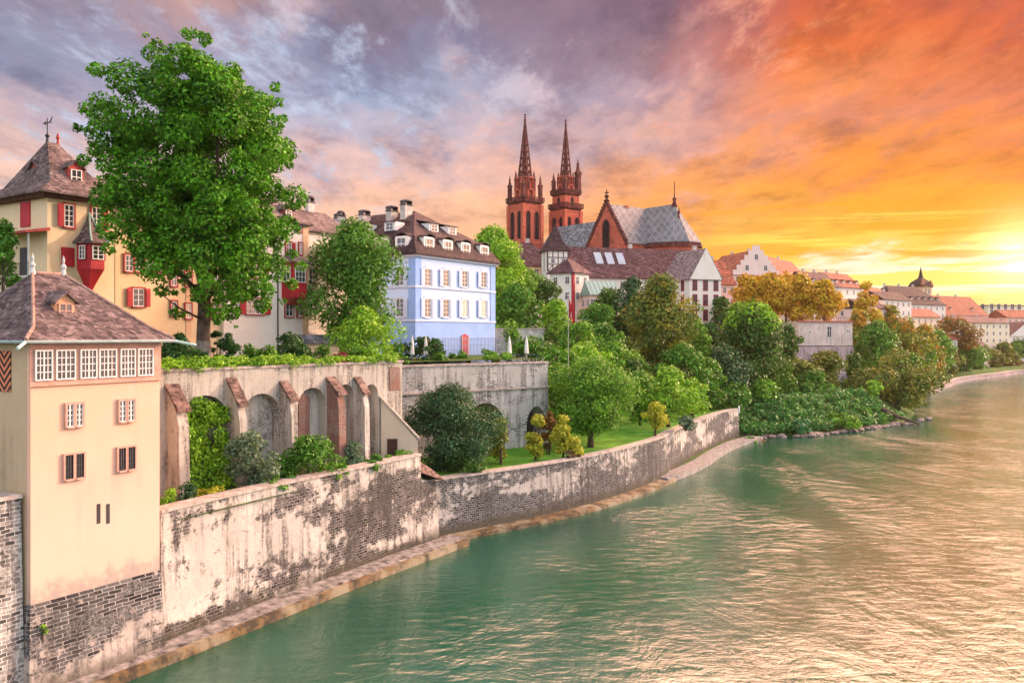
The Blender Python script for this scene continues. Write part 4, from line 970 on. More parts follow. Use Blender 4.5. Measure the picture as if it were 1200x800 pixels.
def far_window(parent, face, u, z, w, h, off=0.0):
    def g(): mb = MB(); mb.box(-w/2, w/2, -.05, -.0, 0, h); return mb.mesh('window', M_fardark)
    def g2():
        mb = MB(); mb.box(-w/2-.12, w/2+.12, -.09, .0, -.14, -.001); mb.box(-.04, .04, -.08, -.05, 0, h); mb.box(-w/2, w/2, -.07, -.05, h*.6, h*.6+.06); mb.box(-w/2-.1, -w/2, -.08, 0, 0, h); mb.box(w/2, w/2+.1, -.08, 0, 0, h); mb.box(-w/2-.1, w/2+.1, -.08, 0, h, h+.1)
        return mb.mesh('window_frame', M_white)
    loc, rz = ((u, off, z), 0.0) if face == 'front' else ((off, u, z), -PI/2)
    wd = mk('window', cached(('fw', w, h), g), parent, loc, rz); mk('frame', cached(('ff', w, h), g2), wd); return wd
def house(label, pxs, depth, ye, yr, D_, wall, roof, rot=30, zb=None, rows=2, cols=4, kind='ridge', chim=1, dorm=0, grp=None, left=True, wsize=(1.0, 1.6), name='town_house', leftcols=2):
    """pxs = photo columns of the front's ends, ye / yr = photo rows of eave and ridge at its near corner"""
    r = math.radians(rot); org = ray(pxs[0], depth); W = U(pxs[1], org, r)
    zb = zb if zb is not None else max(1.0, gz(*org)-1.5); ze = zat(ye, depth); zr = zat(yr, depth+D_*.5)
    H = thing(name, label, 'house', (*org, 0), r, grp)
    MB().box(0, W, 0, D_, zb-2, ze).obj('wall', WALLS[wall], H)
    if kind == 'ridge': rg = [(-.25, W+.25, -.6, D_+.6, ze+.03), (-.25, W+.25, D_/2-.1, D_/2+.1, zr)]
    elif kind == 'hip': rg = [(-.6, W+.6, -.6, D_+.6, ze+.03), (min(W*.35, D_*.45), W-min(W*.35, D_*.45), D_/2-.1, D_/2+.1, zr)]
    elif kind == 'gable': rg = [(-.5, W+.5, -.3, D_+.3, ze+.03), (W/2-.1, W/2+.1, -.3, D_+.3, zr)]
    else: rg = [(-.4, W+.4, -.4, D_+.4, ze+.03), (-.4, W+.4, -.4, D_+.4, ze+.5)]
    rf = ringroof(H, rg, ROOFS[roof])
    if kind == 'gable': MB().ext([(-.05, ze+.01), (W+.05, ze+.01), (W/2, zr+.02)], -.36, .01).obj('gable_wall', WALLS[wall], H)
    hh = ze-max(zb, gz(*org))
    st = (ze-zb)/max(rows, 1); st = min(st, 3.4)
    for i in range(rows):
        z = ze-st*(i+1)+st*.28
        for c in range(cols): far_window(H, 'front', W*(c+.5)/cols, z, *wsize)
        if left:
            for c in range(leftcols): far_window(H, 'left', D_*(c+.5)/leftcols, z, *wsize)
    for k in range(chim):
        cz = (k+.6)/chim*W*.8+W*.05
        chimney(H, cz if kind != 'gable' else W/2+.8, D_/2+.4 if kind != 'gable' else D_*(k+.5)/chim, (ze+zr)/2, zr+1.1, .9, .7, cap=False)
    for k in range(dorm):
        u = W*(k+.5)/dorm; g = .28*D_/2; hb = ze+(zr-ze)*.28
        dormer(H, 'front', u, g-.6, hb-.5, 1.3, 1.25, 1.8, WALLS[wall], ROOFS[roof], 'gable')
    return H
# below the cathedral
house('long plum-brown roof with three skylights stretched in front of the cathedral', (668, 822), 200, 325, 289, 13, 'white', 'plum', 14, 21, 2, 9, 'ridge', 1, 0, name='long_house')
LH = C.objects[-1]
for o in reversed(C.objects):
    if o.get('category') == 'house': LH = o; break
def skyl(H, px_list, depth, rot, ze, zr, D_):
    org = (H.location.x, H.location.y); r = H.rotation_euler[2]
    for px in px_list:
        u = U(px, org, r, 2.6); g = 2.6; dz = (zr-ze)/(D_/2+.6)
        z = lambda y: ze+(y+.6)*dz
        mb = MB(); mb.loft([[(u-.9, g-.2, z(g-.2)+.02), (u+.9, g-.2, z(g-.2)+.02), (u+.9, g+2.2, z(g+2.2)+.02), (u-.9, g+2.2, z(g+2.2)+.02)], [(u-.9, g-.2, z(g-.2)+.22), (u+.9, g-.2, z(g-.2)+.22), (u+.9, g+2.2, z(g+2.2)+.22), (u-.9, g+2.2, z(g+2.2)+.22)]])
        mb.obj('skylight', plain('skylight_glass', (.42,.45,.52), .25, .05, 1, .7), H)
skyl(LH, (703, 716, 729), 200, 14, zat(325, 200)+.03, zat(287, 206.5), 13)
house('white gabled house with red-arched windows at the right end of the long plum roof', (808, 845), 192, 327, 293, 11, 'white', 'greyplum', 22, 18, 3, 3, 'gable', 1, wsize=(1.1, 2.4), name='gabled_house')
for o in reversed(C.objects):
    if o.get('category') == 'house':
        for c_ in o.children:
            if c_.name.startswith('window'):
                for k_ in c_.children: k_.data = k_.data.copy(); k_.data.materials[0] = M_red
        break
house('small white house with a red corner and low red-brown hip roof beside the flagpole', (672, 690), 186, 319, 303, 6.5, 'white', 'plum', 50, 19, 2, 2, 'hip', 0, wsize=(1.0, 1.5), name='corner_cottage')
for o in reversed(C.objects):
    if o.get('category') == 'house': CH = o; break
MB().box(-.06, .5, -.08, -.0, 18, zat(319, 186)-.1).box(-.08, -.0, .002, .5, 18, zat(319, 186)-.1).obj('red_quoin', M_red, CH)
house('brown-roofed low house left of the half-timbered turret', (601, 645), 208, 311, 284, 11, 'ochre', 'plum', 12, 20, 1, 4, 'hip', 1, name='low_house')
# half-timbered turret
ox, oy = ray(650, 204); Tt = thing('timbered_turret', 'half-timbered turret with a sharp brown pyramid roof below the cathedral nave', 'turret', (ox, oy, 0), math.radians(15))
zt0, zt1 = zat(319, 204), zat(295, 204)
MB().box(-2.6, 2.6, -2.6, 2.6, 20, zt1).obj('wall', WALLS['white'], Tt)
mb = MB()
for x in (-2.55, -1.3, 0, 1.3, 2.45): mb.box(x-.1, x+.12, -2.68, -2.6, zt0, zt1-.02)
for z in (zt0, zt0+1.6, zt0+3.2): mb.box(-2.65, 2.65, -2.69, -2.601, z, z+.2)
for x in (-1.9, .7): mb.tube([(x-.5, -2.66, zt0+.2), (x+.5, -2.66, zt0+1.6)], .09, 4)
for y in (-2.5, 0, 2.4): mb.box(-2.68, -2.6, y-.1, y+.1, zt0, zt1-.02)
mb.obj('timber_frame', M_wood, Tt)
MB().rects([(-3.1, 3.1, -3.1, 3.1, zt1-.1), (-3.1, 3.1, -3.1, 3.1, zt1+.05), (-1.7, 1.7, -1.7, 1.7, zt1+2.2), (-.05, .05, -.05, .05, zat(263, 204))]).obj('roof', M_mroof, Tt)
for x in (-1.3, 1.3): far_window(Tt, 'front', x, zt0+1.9, .8, 1.1, -2.7)
# glasshouse-like green roof
o_ = house('low pink-walled annex under a pale green ribbed metal roof', (692, 725), 182, 345, 329, 6, 'pink', 'grey', 14, 21, 1, 5, 'ridge', 0, wsize=(1.2, 1.4), name='green_roofed_annex')
for ch_ in o_.children:
    if ch_.name.startswith('roof'):
        def f(t, b):
            s = t.n('ShaderNodeSeparateXYZ', {0: objco(t)}); k = t.step(t.m('FRACT', t.m('MULTIPLY', s.outputs[0], 1.0)), .75, .9)
            setc(t, b, t.mix(k, (.22,.34,.30), (.5,.55,.5)))
        ch_.data.materials[0] = mat('green_metal', f, .5)
# pavilion in the hillside garden
ox, oy = ray(622, 150); gp = thing('garden_pavilion', 'small pale pavilion with a grey tent-shaped roof among the hillside bushes', 'pavilion', (ox, oy, 0), .3)
zp0, zp1, zp2 = zat(385, 150), zat(364, 150), zat(352, 150)
MB().cyl(0, 0, zp0-3, zp1, 2.1, n=8).obj('wall', WALLS['cream'], gp); MB().lathe(0, 0, [(2.7, zp1), (2.7, zp1+.1), (1.2, zp1+1.0), (.1, zp2)], 8).obj('roof', M_slate, gp)
for k in range(5):
    a = -PI/2+(k-2)*PI/4; m_ = MB().box(-.4, .4, -.04, .02, 0, 1.7).obj('window', M_fardark, gp); m_.location = (2.02*math.cos(a), 2.02*math.sin(a), zp1-2.3); m_.rotation_euler = (0, 0, a+PI/2)
gw = thing('garden_wall', 'low white garden wall among bushes below the small white corner cottage', 'wall', (*ray(682, 172), 0), .2)
MB().box(0, 7.5, 0, .5, 16, zat(371, 172)).obj('wall', WALLS['white'], gw); MB().box(-.1, 7.6, -.1, .6, zat(371, 172), zat(371, 172)+.2).obj('coping', M_cope, gw)
gw = thing('garden_wall', 'pale rubble garden wall right of the blue mansion', 'wall', (*ray(581, 124), 0), .35)
MB().box(0, 7.5, 0, .6, 12, zat(386, 124)).obj('wall', M_wall2, gw); MB().box(-.1, 7.6, -.1, .7, zat(386, 124), zat(386, 124)+.2).obj('coping', M_cope, gw)
# right of the cathedral
house('deep red roof with a white gable squeezed between the cathedral hill and the stepped gable', (836, 862), 255, 333, 304, 12, 'pink', 'red', 25, 19, 2, 3, 'ridge', 1)
sg = house('pink house with a stepped gable and long red roof above the orange trees', (858, 912), 300, 322, 296, 26, 'rose', 'red', 12, 20, 2, 4, 'gable', 2, wsize=(1.3, 1.9), name='stepped_gable_house', left=False)
W_ = U(912, ray(858, 300), math.radians(12)); ze, zr = zat(322, 300), zat(287, 300)
mb = MB()
for k in range(6):
    a = W_/2*k/6; mb.box(a, W_-a, -.7, -.38, ze+(zr-ze)*k/6-.02*k, ze+(zr-ze)*(k+1)/6)
mb.obj('stepped_gable', WALLS['rose'], sg)
for (x, z) in ((.5, .62), (.3, .25), (.7, .25)): far_window(sg, 'front', W_*x, ze+(zr-ze)*z-1, 1.2, 1.8, -.71)
house('long red roof continuing right behind the stepped gable', (900, 950), 318, 325, 296, 16, 'pink', 'red', 55, 18, 1, 5, 'ridge', 2, 3)
house('white row house with a plum roof and dormers above the quay bastion', (952, 985), 300, 335, 318, 14, 'white', 'plum', 35, 17, 3, 4, 'ridge', 2, 3)
house('tall white house beside the orange poplar with a red dormered roof', (981, 1012), 310, 336, 319, 14, 'white', 'red', 40, 12, 4, 4, 'ridge', 2, 4)
house('orange-roofed house just right of the orange poplar', (1018, 1046), 360, 349, 336, 14, 'white', 'orange', 35, 14, 3, 4, 'ridge', 2, 3)
house('white house with low brown roof left of the big dormered roof', (1036, 1068), 330, 351, 341, 12, 'white', 'brown', 35, 12, 4, 5, 'ridge', 1, 0)
house('big red-brown roof with rows of dormers below the far church spire', (1046, 1108), 390, 356, 334, 20, 'white', 'brown', 30, 12, 4, 9, 'hip', 3, 8)
house('cream house with a red roof in front of the big dormered roof', (1066, 1102), 345, 371, 361, 10, 'cream', 'red', 35, 8, 3, 5, 'ridge', 2, 0)
house('broad dark red roof with a pale gable parapet above the cream block', (1106, 1158), 430, 369, 346, 20, 'white', 'red', 32, 10, 2, 7, 'ridge', 2, 2)
house('plain cream block with rows of small windows behind the quay trees', (1114, 1183), 400, 378, 370, 16, 'cream', 'plum', 24, 5, 4, 9, 'hip', 2, 0)
house('long pale flat-roofed building with big windows on the skyline at the right edge', (1158, 1230), 560, 358, 355, 18, 'cream', 'grey', 15, 5, 3, 9, 'flat', 0, wsize=(2.4, 3.6))
house('low red-roofed house right of the cream block', (1180, 1215), 470, 372, 363, 14, 'pink', 'red', 20, 6, 3, 5, 'ridge', 1, 0)
house('white gabled house at the right edge above the quay', (1183, 1225), 430, 394, 377, 14, 'white', 'plum', 10, 4, 2, 4, 'gable', 0)
house('small brown-roofed house between the brown tree and the white town houses', (1010, 1040), 290, 361, 350, 10, 'rose', 'brown', 35, 9, 3, 4, 'ridge', 1, 0)
house('low white quayside house behind the slender green tree', (1092, 1122), 330, 398, 388, 10, 'white', 'red', 35, 3, 3, 5, 'ridge', 1, 0)
house('pink-white quayside house left of the last quay trees', (1124, 1160), 385, 408, 400, 8, 'pink', 'plum', 25, 3, 2, 6, 'ridge', 1, 0)
# far church spire
ox, oy = ray(1079, 430); fs = thing('church_tower', 'slender dark spire on a square orange tower above the far roofs', 'tower', (ox, oy, 0), .5)
MB().box(-3.6, 3.6, -3.6, 3.6, 12, zat(336, 430)).obj('tower', WALLS['ochre'], fs)
MB().rects([(-4.3, 4.3, -4.3, 4.3, zat(336, 430)), (-3.4, 3.4, -3.4, 3.4, zat(331, 430)), (-1.0, 1.0, -1.0, 1.0, zat(326, 430)), (-.7, .7, -.7, .7, zat(324, 430)), (-.05, .05, -.05, .05, zat(313, 430))]).obj('spire', M_mroof, fs)
for sx in (-1, 1): MB().rects([(sx*3.2-.8, sx*3.2+.8, -4, -2.4, zat(337, 430)), (sx*3.2-.8, sx*3.2+.8, -4, -2.4, zat(333, 430)), (sx*3.2-.05, sx*3.2+.05, -3.2, -3.1, zat(328, 430))]).obj('pinnacle', ROOFS['orange'], fs)
for x in (-1.3, 1.3): far_window(fs, 'front', x, zat(345, 430), 1.2, 2.6, -3.6)
# Pfalz bastion
M_bastion = rubble('bastion_render', (.72,.60,.56), (.20,.14,.15), (.42,.33,.33), (.5,.42,.4), .66, 2.0, soil=.4)
M_bastion2 = rubble('bastion_stone', (.50,.38,.40), (.16,.11,.13), (.38,.29,.31), (.48,.4,.4), .48, 1.6, soil=.6)
ob2 = ray(936, 205); rb2 = math.radians(20); wb = U(999, ob2, rb2)
bs = thing('terrace_bastion', 'high pale bastion wall carrying the terrace of orange trees', 'wall', (*ob2, 0), rb2)
MB().box(0, wb, 0, 18, zat(405, 205), 21.0).obj('upper_wall', M_bastion, bs)
MB().loft([[(-5.5,-2.0,-1),(wb+.8,-1.2,-1),(wb+.8,14,-1),(-5.5,14,-1)], [(-3.5,-.3,zat(406,205)),(wb+.15,-.15,zat(406,205)),(wb+.15,14,zat(406,205)),(-3.5,14,zat(406,205))]]).obj('lower_wall', M_bastion2, bs)
MB().box(-.2, wb+.2, -.25, .35, 21.0, 21.35).obj('coping', plain('red_coping', (.42,.13,.10), .8), bs)
far_window(bs, 'front', wb*.56, zat(395, 209), 1.2, 2.6); far_window(bs, 'front', wb*.2, zat(391, 206), .5, .8); far_window(bs, 'front', wb*.92, zat(389, 209), 1.0, .5)
M_rail = plain('rail_red', (.30,.08,.06), .7)
mb = MB()
for i in range(24): mb.box(wb*i/23-.04, wb*i/23+.04, .02, .10, 21.35, 22.2)
mb.box(0, wb, .0, .12, 22.2, 22.3); mb.obj('railing', M_rail, bs)
# far quay wall
FQ = [(128,262),(150,294),(170,323),(206,362),(246,399),(330,428),(420,458)]
qw = thing('quay_wall', 'low cream quay wall along the far bank under the town trees', 'wall')
sweep(dense(FQ, 6), [(-.6,-1),(-.4,1.7),(.8,1.7),(.8,-1)]).obj('wall', M_bastion2, qw)
sweep(dense(FQ, 6), [(-.55,1.7),(-.55,1.9),(1.0,1.9),(1.0,1.7)]).obj('coping', M_cope, qw)
# ------------------------------------------------------------------ foliage
def leafmat(name, dark, light, tr=.19, var=None):
    m = bpy.data.materials.new(name); m.use_nodes = True; m.node_tree.nodes.clear(); t = NT(m.node_tree)
    g = t.n('ShaderNodeNewGeometry'); o = objco(t)
    n = t.noise(o, .55, 4, .6)
    f = t.m('ADD', t.m('MULTIPLY', g.outputs['Random Per Island'], .55), t.m('MULTIPLY', t.m('SUBTRACT', n, .28), 1.1))
    c = t.ramp(f, [(.15, dark), (.55, tuple((a+b)/2 for a, b in zip(dark, light))), (.95, light)])
    if var: c = t.mix(t.step(t.noise(o, .30, 3, .6), .50, .62), c, var)
    d = t.n('ShaderNodeBsdfPrincipled', {'Base Color': c, 'Roughness': .55, 'Specular IOR Level': .25})
    tl = t.n('ShaderNodeBsdfTranslucent', {'Color': t.mix(1.0, c, (1.3, 1.35, .5), 'MULTIPLY')})
    mx = t.n('ShaderNodeMixShader', {0: tr, 1: d.outputs[0], 2: tl.outputs[0]})
    t.L.new(mx.outputs[0], t.n('ShaderNodeOutputMaterial').inputs[0]); return m
LM = {'bigtree': leafmat('leaf_bigtree', (.006,.050,.004), (.15,.44,.016)),
      'bright': leafmat('leaf_bright', (0.029,0.112,0.011), (0.224,0.475,0.040)),
      'mid': leafmat('leaf_mid', (.022,.095,.010), (.15,.36,.04)),
      'dark': leafmat('leaf_dark', (.014,.058,.010), (.10,.22,.03)),
      'deep': leafmat('leaf_deep', (0.013,0.050,0.021), (0.085,0.20,0.085)),
      'olive': leafmat('leaf_olive', (.035,.075,.010), (.22,.27,.04), var=(.22,.19,.03)),
      'olivegreen': leafmat('leaf_olive_green', (.030,.065,.010), (.19,.27,.04), var=(.26,.24,.03)),
      'yellow': leafmat('leaf_yellow', (0.185,0.211,0.013), (0.600,0.600,0.053)),
      'lime': leafmat('leaf_lime', (0.079,0.224,0.016), (0.343,0.600,0.040)),
      'orange': leafmat('leaf_orange', (.30,.16,.012), (.72,.46,.04), var=(.52,.42,.03)),
      'rust': leafmat('leaf_rust', (.12,.06,.015), (.36,.17,.04), var=(.14,.16,.03)),
      'greygreen': leafmat('leaf_greygreen', (0.040,0.086,0.053), (0.211,0.317,0.198)),
      'teal': leafmat('leaf_teal', (0.020,0.092,0.040), (0.079,0.290,0.106)),
      'bank': leafmat('leaf_bank', (.02,.10,.02), (.12,.34,.07)),
      'redleaf': leafmat('leaf_red', (0.092,0.016,0.026), (0.343,0.066,0.092)),
      'cypress': leafmat('leaf_cypress', (0.013,0.059,0.013), (0.053,0.158,0.033)),
      'autumn': leafmat('leaf_autumn', (.07,.10,.012), (.32,.36,.04), var=(.52,.26,.03))}
M_bark = plain('bark', (.085,.06,.045), .95, .4, 3)
M_barkpale = plain('bark_pale', (.22,.19,.16), .95, .35, 2)
def leaf_mesh(name, cl, n, size, m, seed, shell=.55, droop=.25):
    """cl: rows of clump centre + radii; leaves sit through each clump, thicker to its skin"""
    r = np.random.default_rng(seed); cl = np.asarray(cl, float)
    wgt = (cl[:, 3]*cl[:, 4]+cl[:, 3]*cl[:, 5]); k = r.choice(len(cl), n, p=wgt/wgt.sum())
    d = r.normal(size=(n, 3)); d /= np.linalg.norm(d, axis=1, keepdims=True)
    rad = shell+(1-shell)*r.random(n)**.6; rad *= r.uniform(.85, 1.12, n)
    c = cl[k, :3]+d*rad[:, None]*cl[k, 3:6]
    nrm = d*.75+r.normal(size=(n, 3))*.55+np.array([0, 0, .45]); nrm /= np.linalg.norm(nrm, axis=1, keepdims=True)
    a = np.cross(nrm, r.normal(size=(n, 3))); a /= np.linalg.norm(a, axis=1, keepdims=True); b = np.cross(nrm, a)
    s = size*r.uniform(.6, 1.35, n)[:, None]
    v = np.stack([c-a*s*.55, c-b*s*.34+nrm*s*.10, c+a*s*.55-np.array([0,0,1])*s*droop*.5, c+b*s*.34+nrm*s*.10], 1).reshape(-1, 3)
    me = bpy.data.meshes.new(name); me.vertices.add(n*4); me.vertices.foreach_set('co', v.ravel())
    me.loops.add(n*4); me.loops.foreach_set('vertex_index', np.arange(n*4, dtype=np.int32))
    me.polygons.add(n); me.polygons.foreach_set('loop_start', np.arange(0, n*4, 4, dtype=np.int32)); me.polygons.foreach_set('loop_total', np.full(n, 4, dtype=np.int32))
    me.update(); me.materials.append(m); return me
def clumps(W, H, z0, kind, n, seed):
    """uneven lobes filling a crown W wide, H tall, starting z0 above the ground"""
    r = np.random.default_rng(seed); out = []
    while len(out) < n:
        u = r.random()
        if kind == 'round': prof = math.sqrt(max(0, 1-(2*u-.95)**2))
        elif kind == 'tall': prof = (math.sin(PI*min(1, u*.9+.12))**.75)*(1-.18*u)
        elif kind == 'cone': prof = (1-u)**.8*.95+.08
        elif kind == 'column': prof = .9*min(1, (1-u)*3+.25)*min(1, u*4+.5)
        elif kind == 'flat': prof = min(1, (1-u)*2.2+.1)*min(1, u*3+.55)
        else: prof = math.sqrt(max(0, 1-u*u*.9))            # dome
        th = r.uniform(0, 2*PI); q = r.random()**.42*prof*(1+r.normal()*.07)
        rr = (.15+.11*r.random())*min(W, H*1.25)*(1.0 if n < 30 else .84)
        out.append((math.cos(th)*max(0, q*W*.56-rr*.45), math.sin(th)*max(0, q*W*.56-rr*.45), z0+rr*.5+u*(H-rr*1.3), rr*1.08, rr*1.08, rr*.85))
    return out
def plant(name, label, cat, pxc, y_top, y_bot, px_w, depth, mat_='mid', kind='round', leaf=None, n=None, nc=None, group=None, seed=None, trunk=True, zb=None, dens=1.0, lean=(0,0), bark=None):
    """crown rows y_top..y_bot and width come from the photograph; the foot stands on the ground below it"""
    x, y = ray(pxc, depth); zt = zat(y_top, depth); zc = zat(y_bot, depth); W = px_w/1000*depth
    g = zb if zb is not None else gz(x, y)
    seed = seed if seed is not None else int(pxc*7+y_top*13) % 9973
    H = zt-zc; z0 = max(zc-g, 0.0) if trunk else max(zc-g, -.3)
    if zt-g < H: z0 = 0.0; H = zt-g
    root = thing(name, label, cat, (x, y, g), 0, group)
    leaf = leaf or max(.16, depth*.0036)
    nc = nc or (16 if px_w < 60 else 30 if px_w < 110 else 48)
    cl = clumps(W, H, z0, kind, nc, seed)
    if n is None: n = int(min(26000, max(350, dens*5.2*(W*H*.8)/(leaf*leaf*.37))))
    me = leaf_mesh('crown' if trunk else 'foliage', cl, n, leaf, LM[mat_], seed+1)
    o = bpy.data.objects.new('crown' if trunk else 'foliage', me); C.objects.link(o); o.parent = root
    r = random.Random(seed); mb = MB()
    if trunk:
        tr = max(.12, W*.028); top = z0+H*.55; pts = []; lx, ly = lean
        for i in range(6):
            u = i/5; pts.append((lx*u+r.uniform(-.03, .03)*W*u, ly*u+r.uniform(-.03, .03)*W*u, -.3+(top+.3)*u))
        mb.tube(pts, [tr*1.5, tr*1.1, tr*.95, tr*.8, tr*.6, tr*.35], 8)
        for c in r.sample(cl, min(len(cl), 12)):
            u = r.uniform(.35, .85); i = int(u*5); p = Vector(pts[i]).lerp(Vector(pts[min(i+1, 5)]), u*5-i); q = Vector(c[:3])
            mid = p.lerp(q, .5)+Vector((0, 0, -.04*W)); mb.tube([p, mid, q], [tr*.42, tr*.26, tr*.08], 5)
        mb.obj('trunk', bark or M_bark, root, smooth=True)
    else:
        for c in r.sample(cl, min(len(cl), 7)): mb.tube([(c[0]*.25, c[1]*.25, -.2), (c[0]*.7, c[1]*.7, c[2]*.6), c[:3]], [.05, .035, .015], 4)
        mb.obj('stem', M_bark, root)
    return root
P = plant
TZ = 15.25
# the big broad-leaved tree
big = thing('broadleaf_tree', 'huge bright green broad-leaved tree towering over the arcade wall and the upper houses', 'tree', (*ray(240, 62.0), TZ))
r_ = random.Random(5); mbt = MB(); clb = []
d0 = 62.0; px2 = lambda px, py, dy=0.0: ((px-240)/1000*d0, dy, zat(py, d0)-TZ)
lob = [(235,88,36),(205,92,28),(262,100,36),(178,112,40),(220,120,52),(285,118,44),(318,128,30),(140,152,36),(185,160,48),(240,165,52),(295,165,46),(328,168,24),(122,172,26),(150,196,40),(200,205,46),(255,215,50),(305,212,42),(332,215,22),
       (128,215,26),(160,240,38),(215,255,40),(270,262,46),(315,262,36),(335,255,18),(150,282,32),(175,290,32),(205,300,26),(262,305,40),(305,305,36),(325,300,24),(165,305,22),(210,345,16),(250,340,22),(285,335,32),(318,335,22),(270,362,20),(300,350,20),(208,368,12),(262,378,12),(232,62,18),(192,72,16),(258,70,18)]
for (a, b_, rr) in lob:
    a = 234+(a-234)*.90+(16 if b_ > 235 and a < 190 else 0); rr *= .95
    R_ = rr/1000*d0
    half = 7.6*math.sqrt(max(.05, 1-((a-232)/135)**2))*(1 if b_ < 330 else .6)
    for dy in ((-.62, .0, .62) if rr > 30 else (-.4, .4)):
        X_, Y_, Z_ = px2(a+r_.uniform(-7, 7), b_+r_.uniform(-7, 7), dy*half+r_.uniform(-.8, .8)); q = R_*r_.uniform(.48, .62)
        clb.append((X_, Y_, Z_, q, q, q*.85))
        for _ in range(2): clb.append((X_+r_.uniform(-.9, .9)*R_, Y_+r_.uniform(-.9, .9)*R_, Z_+r_.uniform(-.75, .75)*R_, q*.45, q*.45, q*.36))
for _ in range(70):
    th, q_ = r_.uniform(0, 2*PI), r_.random()**.5; a, b_ = 234+98*q_*math.cos(th), 205+128*q_*math.sin(th)
    X_, Y_, Z_ = px2(a, b_, r_.uniform(-4.5, 4.5)); q = r_.uniform(1.1, 1.7); clb.append((X_, Y_, Z_, q, q, q*.85))
o = bpy.data.objects.new('crown', leaf_mesh('crown', clb, 110000, .265, LM['bigtree'], 11, .55)); C.objects.link(o); o.parent = big
tp_ = [px2(236, 436), px2(238, 405), px2(239, 370), px2(240, 330), px2(240, 280, .3), px2(238, 220, .2), px2(236, 150), px2(234, 95)]
mbt.tube(tp_, [.72, .50, .46, .44, .38, .30, .20, .08], 10)
for (sx, sy, mx_, my_, ex, ey, w_) in ((239,345,222,300,188,215,.30),(239,335,262,285,292,205,.30),(240,300,205,235,165,165,.24),(240,290,262,215,275,130,.24),(238,240,215,165,200,95,.20),(239,355,270,325,312,295,.22),(239,350,205,318,160,270,.24),(240,262,290,205,325,165,.18),(240,330,265,310,290,330,.14),(238,375,222,362,210,345,.10)):
    dy = r_.uniform(-4, 4); mbt.tube([px2(sx, sy), px2(mx_, my_, dy*.5), px2(ex, ey, dy)], [w_, w_*.7, w_*.2], 7)
mbt.obj('trunk', M_bark, big, smooth=True)
MB().tube([(0-.25,0,-.2),(-.13,0,1.2),(-.08,0,2.3)], [.80,.58,.53], 10).obj('trunk_base', M_barkpale, big)

P('round_tree', 'dark round-crowned tree between the rose-white house and the blue mansion', 'tree', 415, 252, 402, 116, 88, 'mid', 'round', nc=70, zb=TZ, dens=1.4, leaf=.33)
P('small_tree', 'light green low tree at the foot of the dark round-crowned tree', 'tree', 425, 358, 420, 78, 80, 'lime', 'round', zb=TZ)
P('side_tree', 'dark green tree at the left edge in front of the corner house balcony', 'tree', 3, 256, 352, 52, 56, 'mid', 'tall', zb=TZ-1, leaf=.26)
P('edge_shrub', 'bright green shrub at the left edge above the tower house roof', 'shrub', -6, 352, 372, 40, 53, 'lime', 'dome', trunk=False, zb=17.5, leaf=.2)
P('edge_shrub', 'dark green shrub growing on top of the grey wall at the left edge', 'shrub', 6, 536, 580, 46, 44, 'dark', 'dome', trunk=False, zb=10.1, leaf=.2)
P('columnar_shrub', 'dark columnar clipped shrub just right of the big tree trunk', 'shrub', 268, 386, 428, 22, 62, 'cypress', 'column', trunk=False, zb=TZ, leaf=.2, dens=1.5)
P('columnar_shrub', 'slim dark shrub touching the big tree trunk', 'shrub', 254, 384, 428, 14, 63, 'cypress', 'column', trunk=False, zb=TZ, leaf=.2, dens=1.5)
P('garden_shrub', 'loose green shrub in front of the rose-white house', 'shrub', 294, 400, 430, 28, 64, 'mid', 'dome', trunk=False, zb=TZ)
P('garden_shrub', 'wide dark green shrub in front of the porch of the rose-white house', 'shrub', 338, 388, 428, 62, 69, 'cypress', 'dome', trunk=False, zb=TZ, dens=1.4)
P('garden_shrub', 'wine-red leaved shrub on the terrace edge', 'shrub', 399, 410, 430, 30, 69, 'redleaf', 'dome', trunk=False, zb=TZ)
P('garden_shrub', 'yellow-green shrub right of the wine-red shrub', 'shrub', 442, 400, 432, 44, 76, 'lime', 'dome', trunk=False, zb=TZ)
P('garden_shrub', 'dark shrub at the left corner of the blue mansion', 'shrub', 497, 394, 424, 66, 94, 'cypress', 'dome', trunk=False, zb=14.9)
P('ball_shrub', 'clipped round green shrub left of the red mansion door', 'shrub', 515, 412, 428, 22, 91, 'mid', 'dome', trunk=False, zb=14.9, dens=1.6)
P('garden_shrub', 'low green shrubs right of the red mansion door', 'shrub', 574, 408, 426, 50, 96, 'bright', 'dome', trunk=False, zb=14.9)
P('clipped_hedge', 'dark clipped hedge block on the terrace left of the big tree trunk', 'hedge', 210, 389, 434, 50, 58.5, 'cypress', 'flat', trunk=False, zb=TZ, leaf=.2, dens=1.6, nc=40)
for (px, d, w_, yt, m_, lb) in ((180,57,20,404,'dark','dark shrub beside the tower house eaves on the terrace'),(316,64,24,404,'bright','bright green shrub between the loose shrub and the wide dark one'),(378,70,26,402,'mid','green shrub left of the wine-red shrub'),(420,76,30,404,'bright','bright green shrub behind the wine-red shrub'),(462,86,30,398,'mid','mid-green shrub left of the blue mansion corner'),(540,98,30,410,'mid','low shrub by the mansion door'),(228,62,20,404,'mid','small green shrub left of the big tree trunk')):
    P('garden_shrub', lb, 'shrub', px, yt, 432, w_, d, m_, 'dome', trunk=False, zb=15.0)
# trailing hedge along the arcade wall's top
hg = thing('hedge', 'bright green trailing hedge along the top of the arcade wall', 'hedge', (oa[0], oa[1], 0), ra)
r_ = random.Random(9); cl = []
for i in range(115):
    u = i/114; x = -3+u*(LA+2.4); amp = .55 if u < .62 else .38
    cl.append((x, r_.uniform(-.15, 1.0), 15.8+r_.uniform(.05, .5)*amp*1.6, .5, .5, amp*.75))
o = bpy.data.objects.new('foliage', leaf_mesh('foliage', cl, 7000, .21, LM['lime'], 3)); C.objects.link(o); o.parent = hg
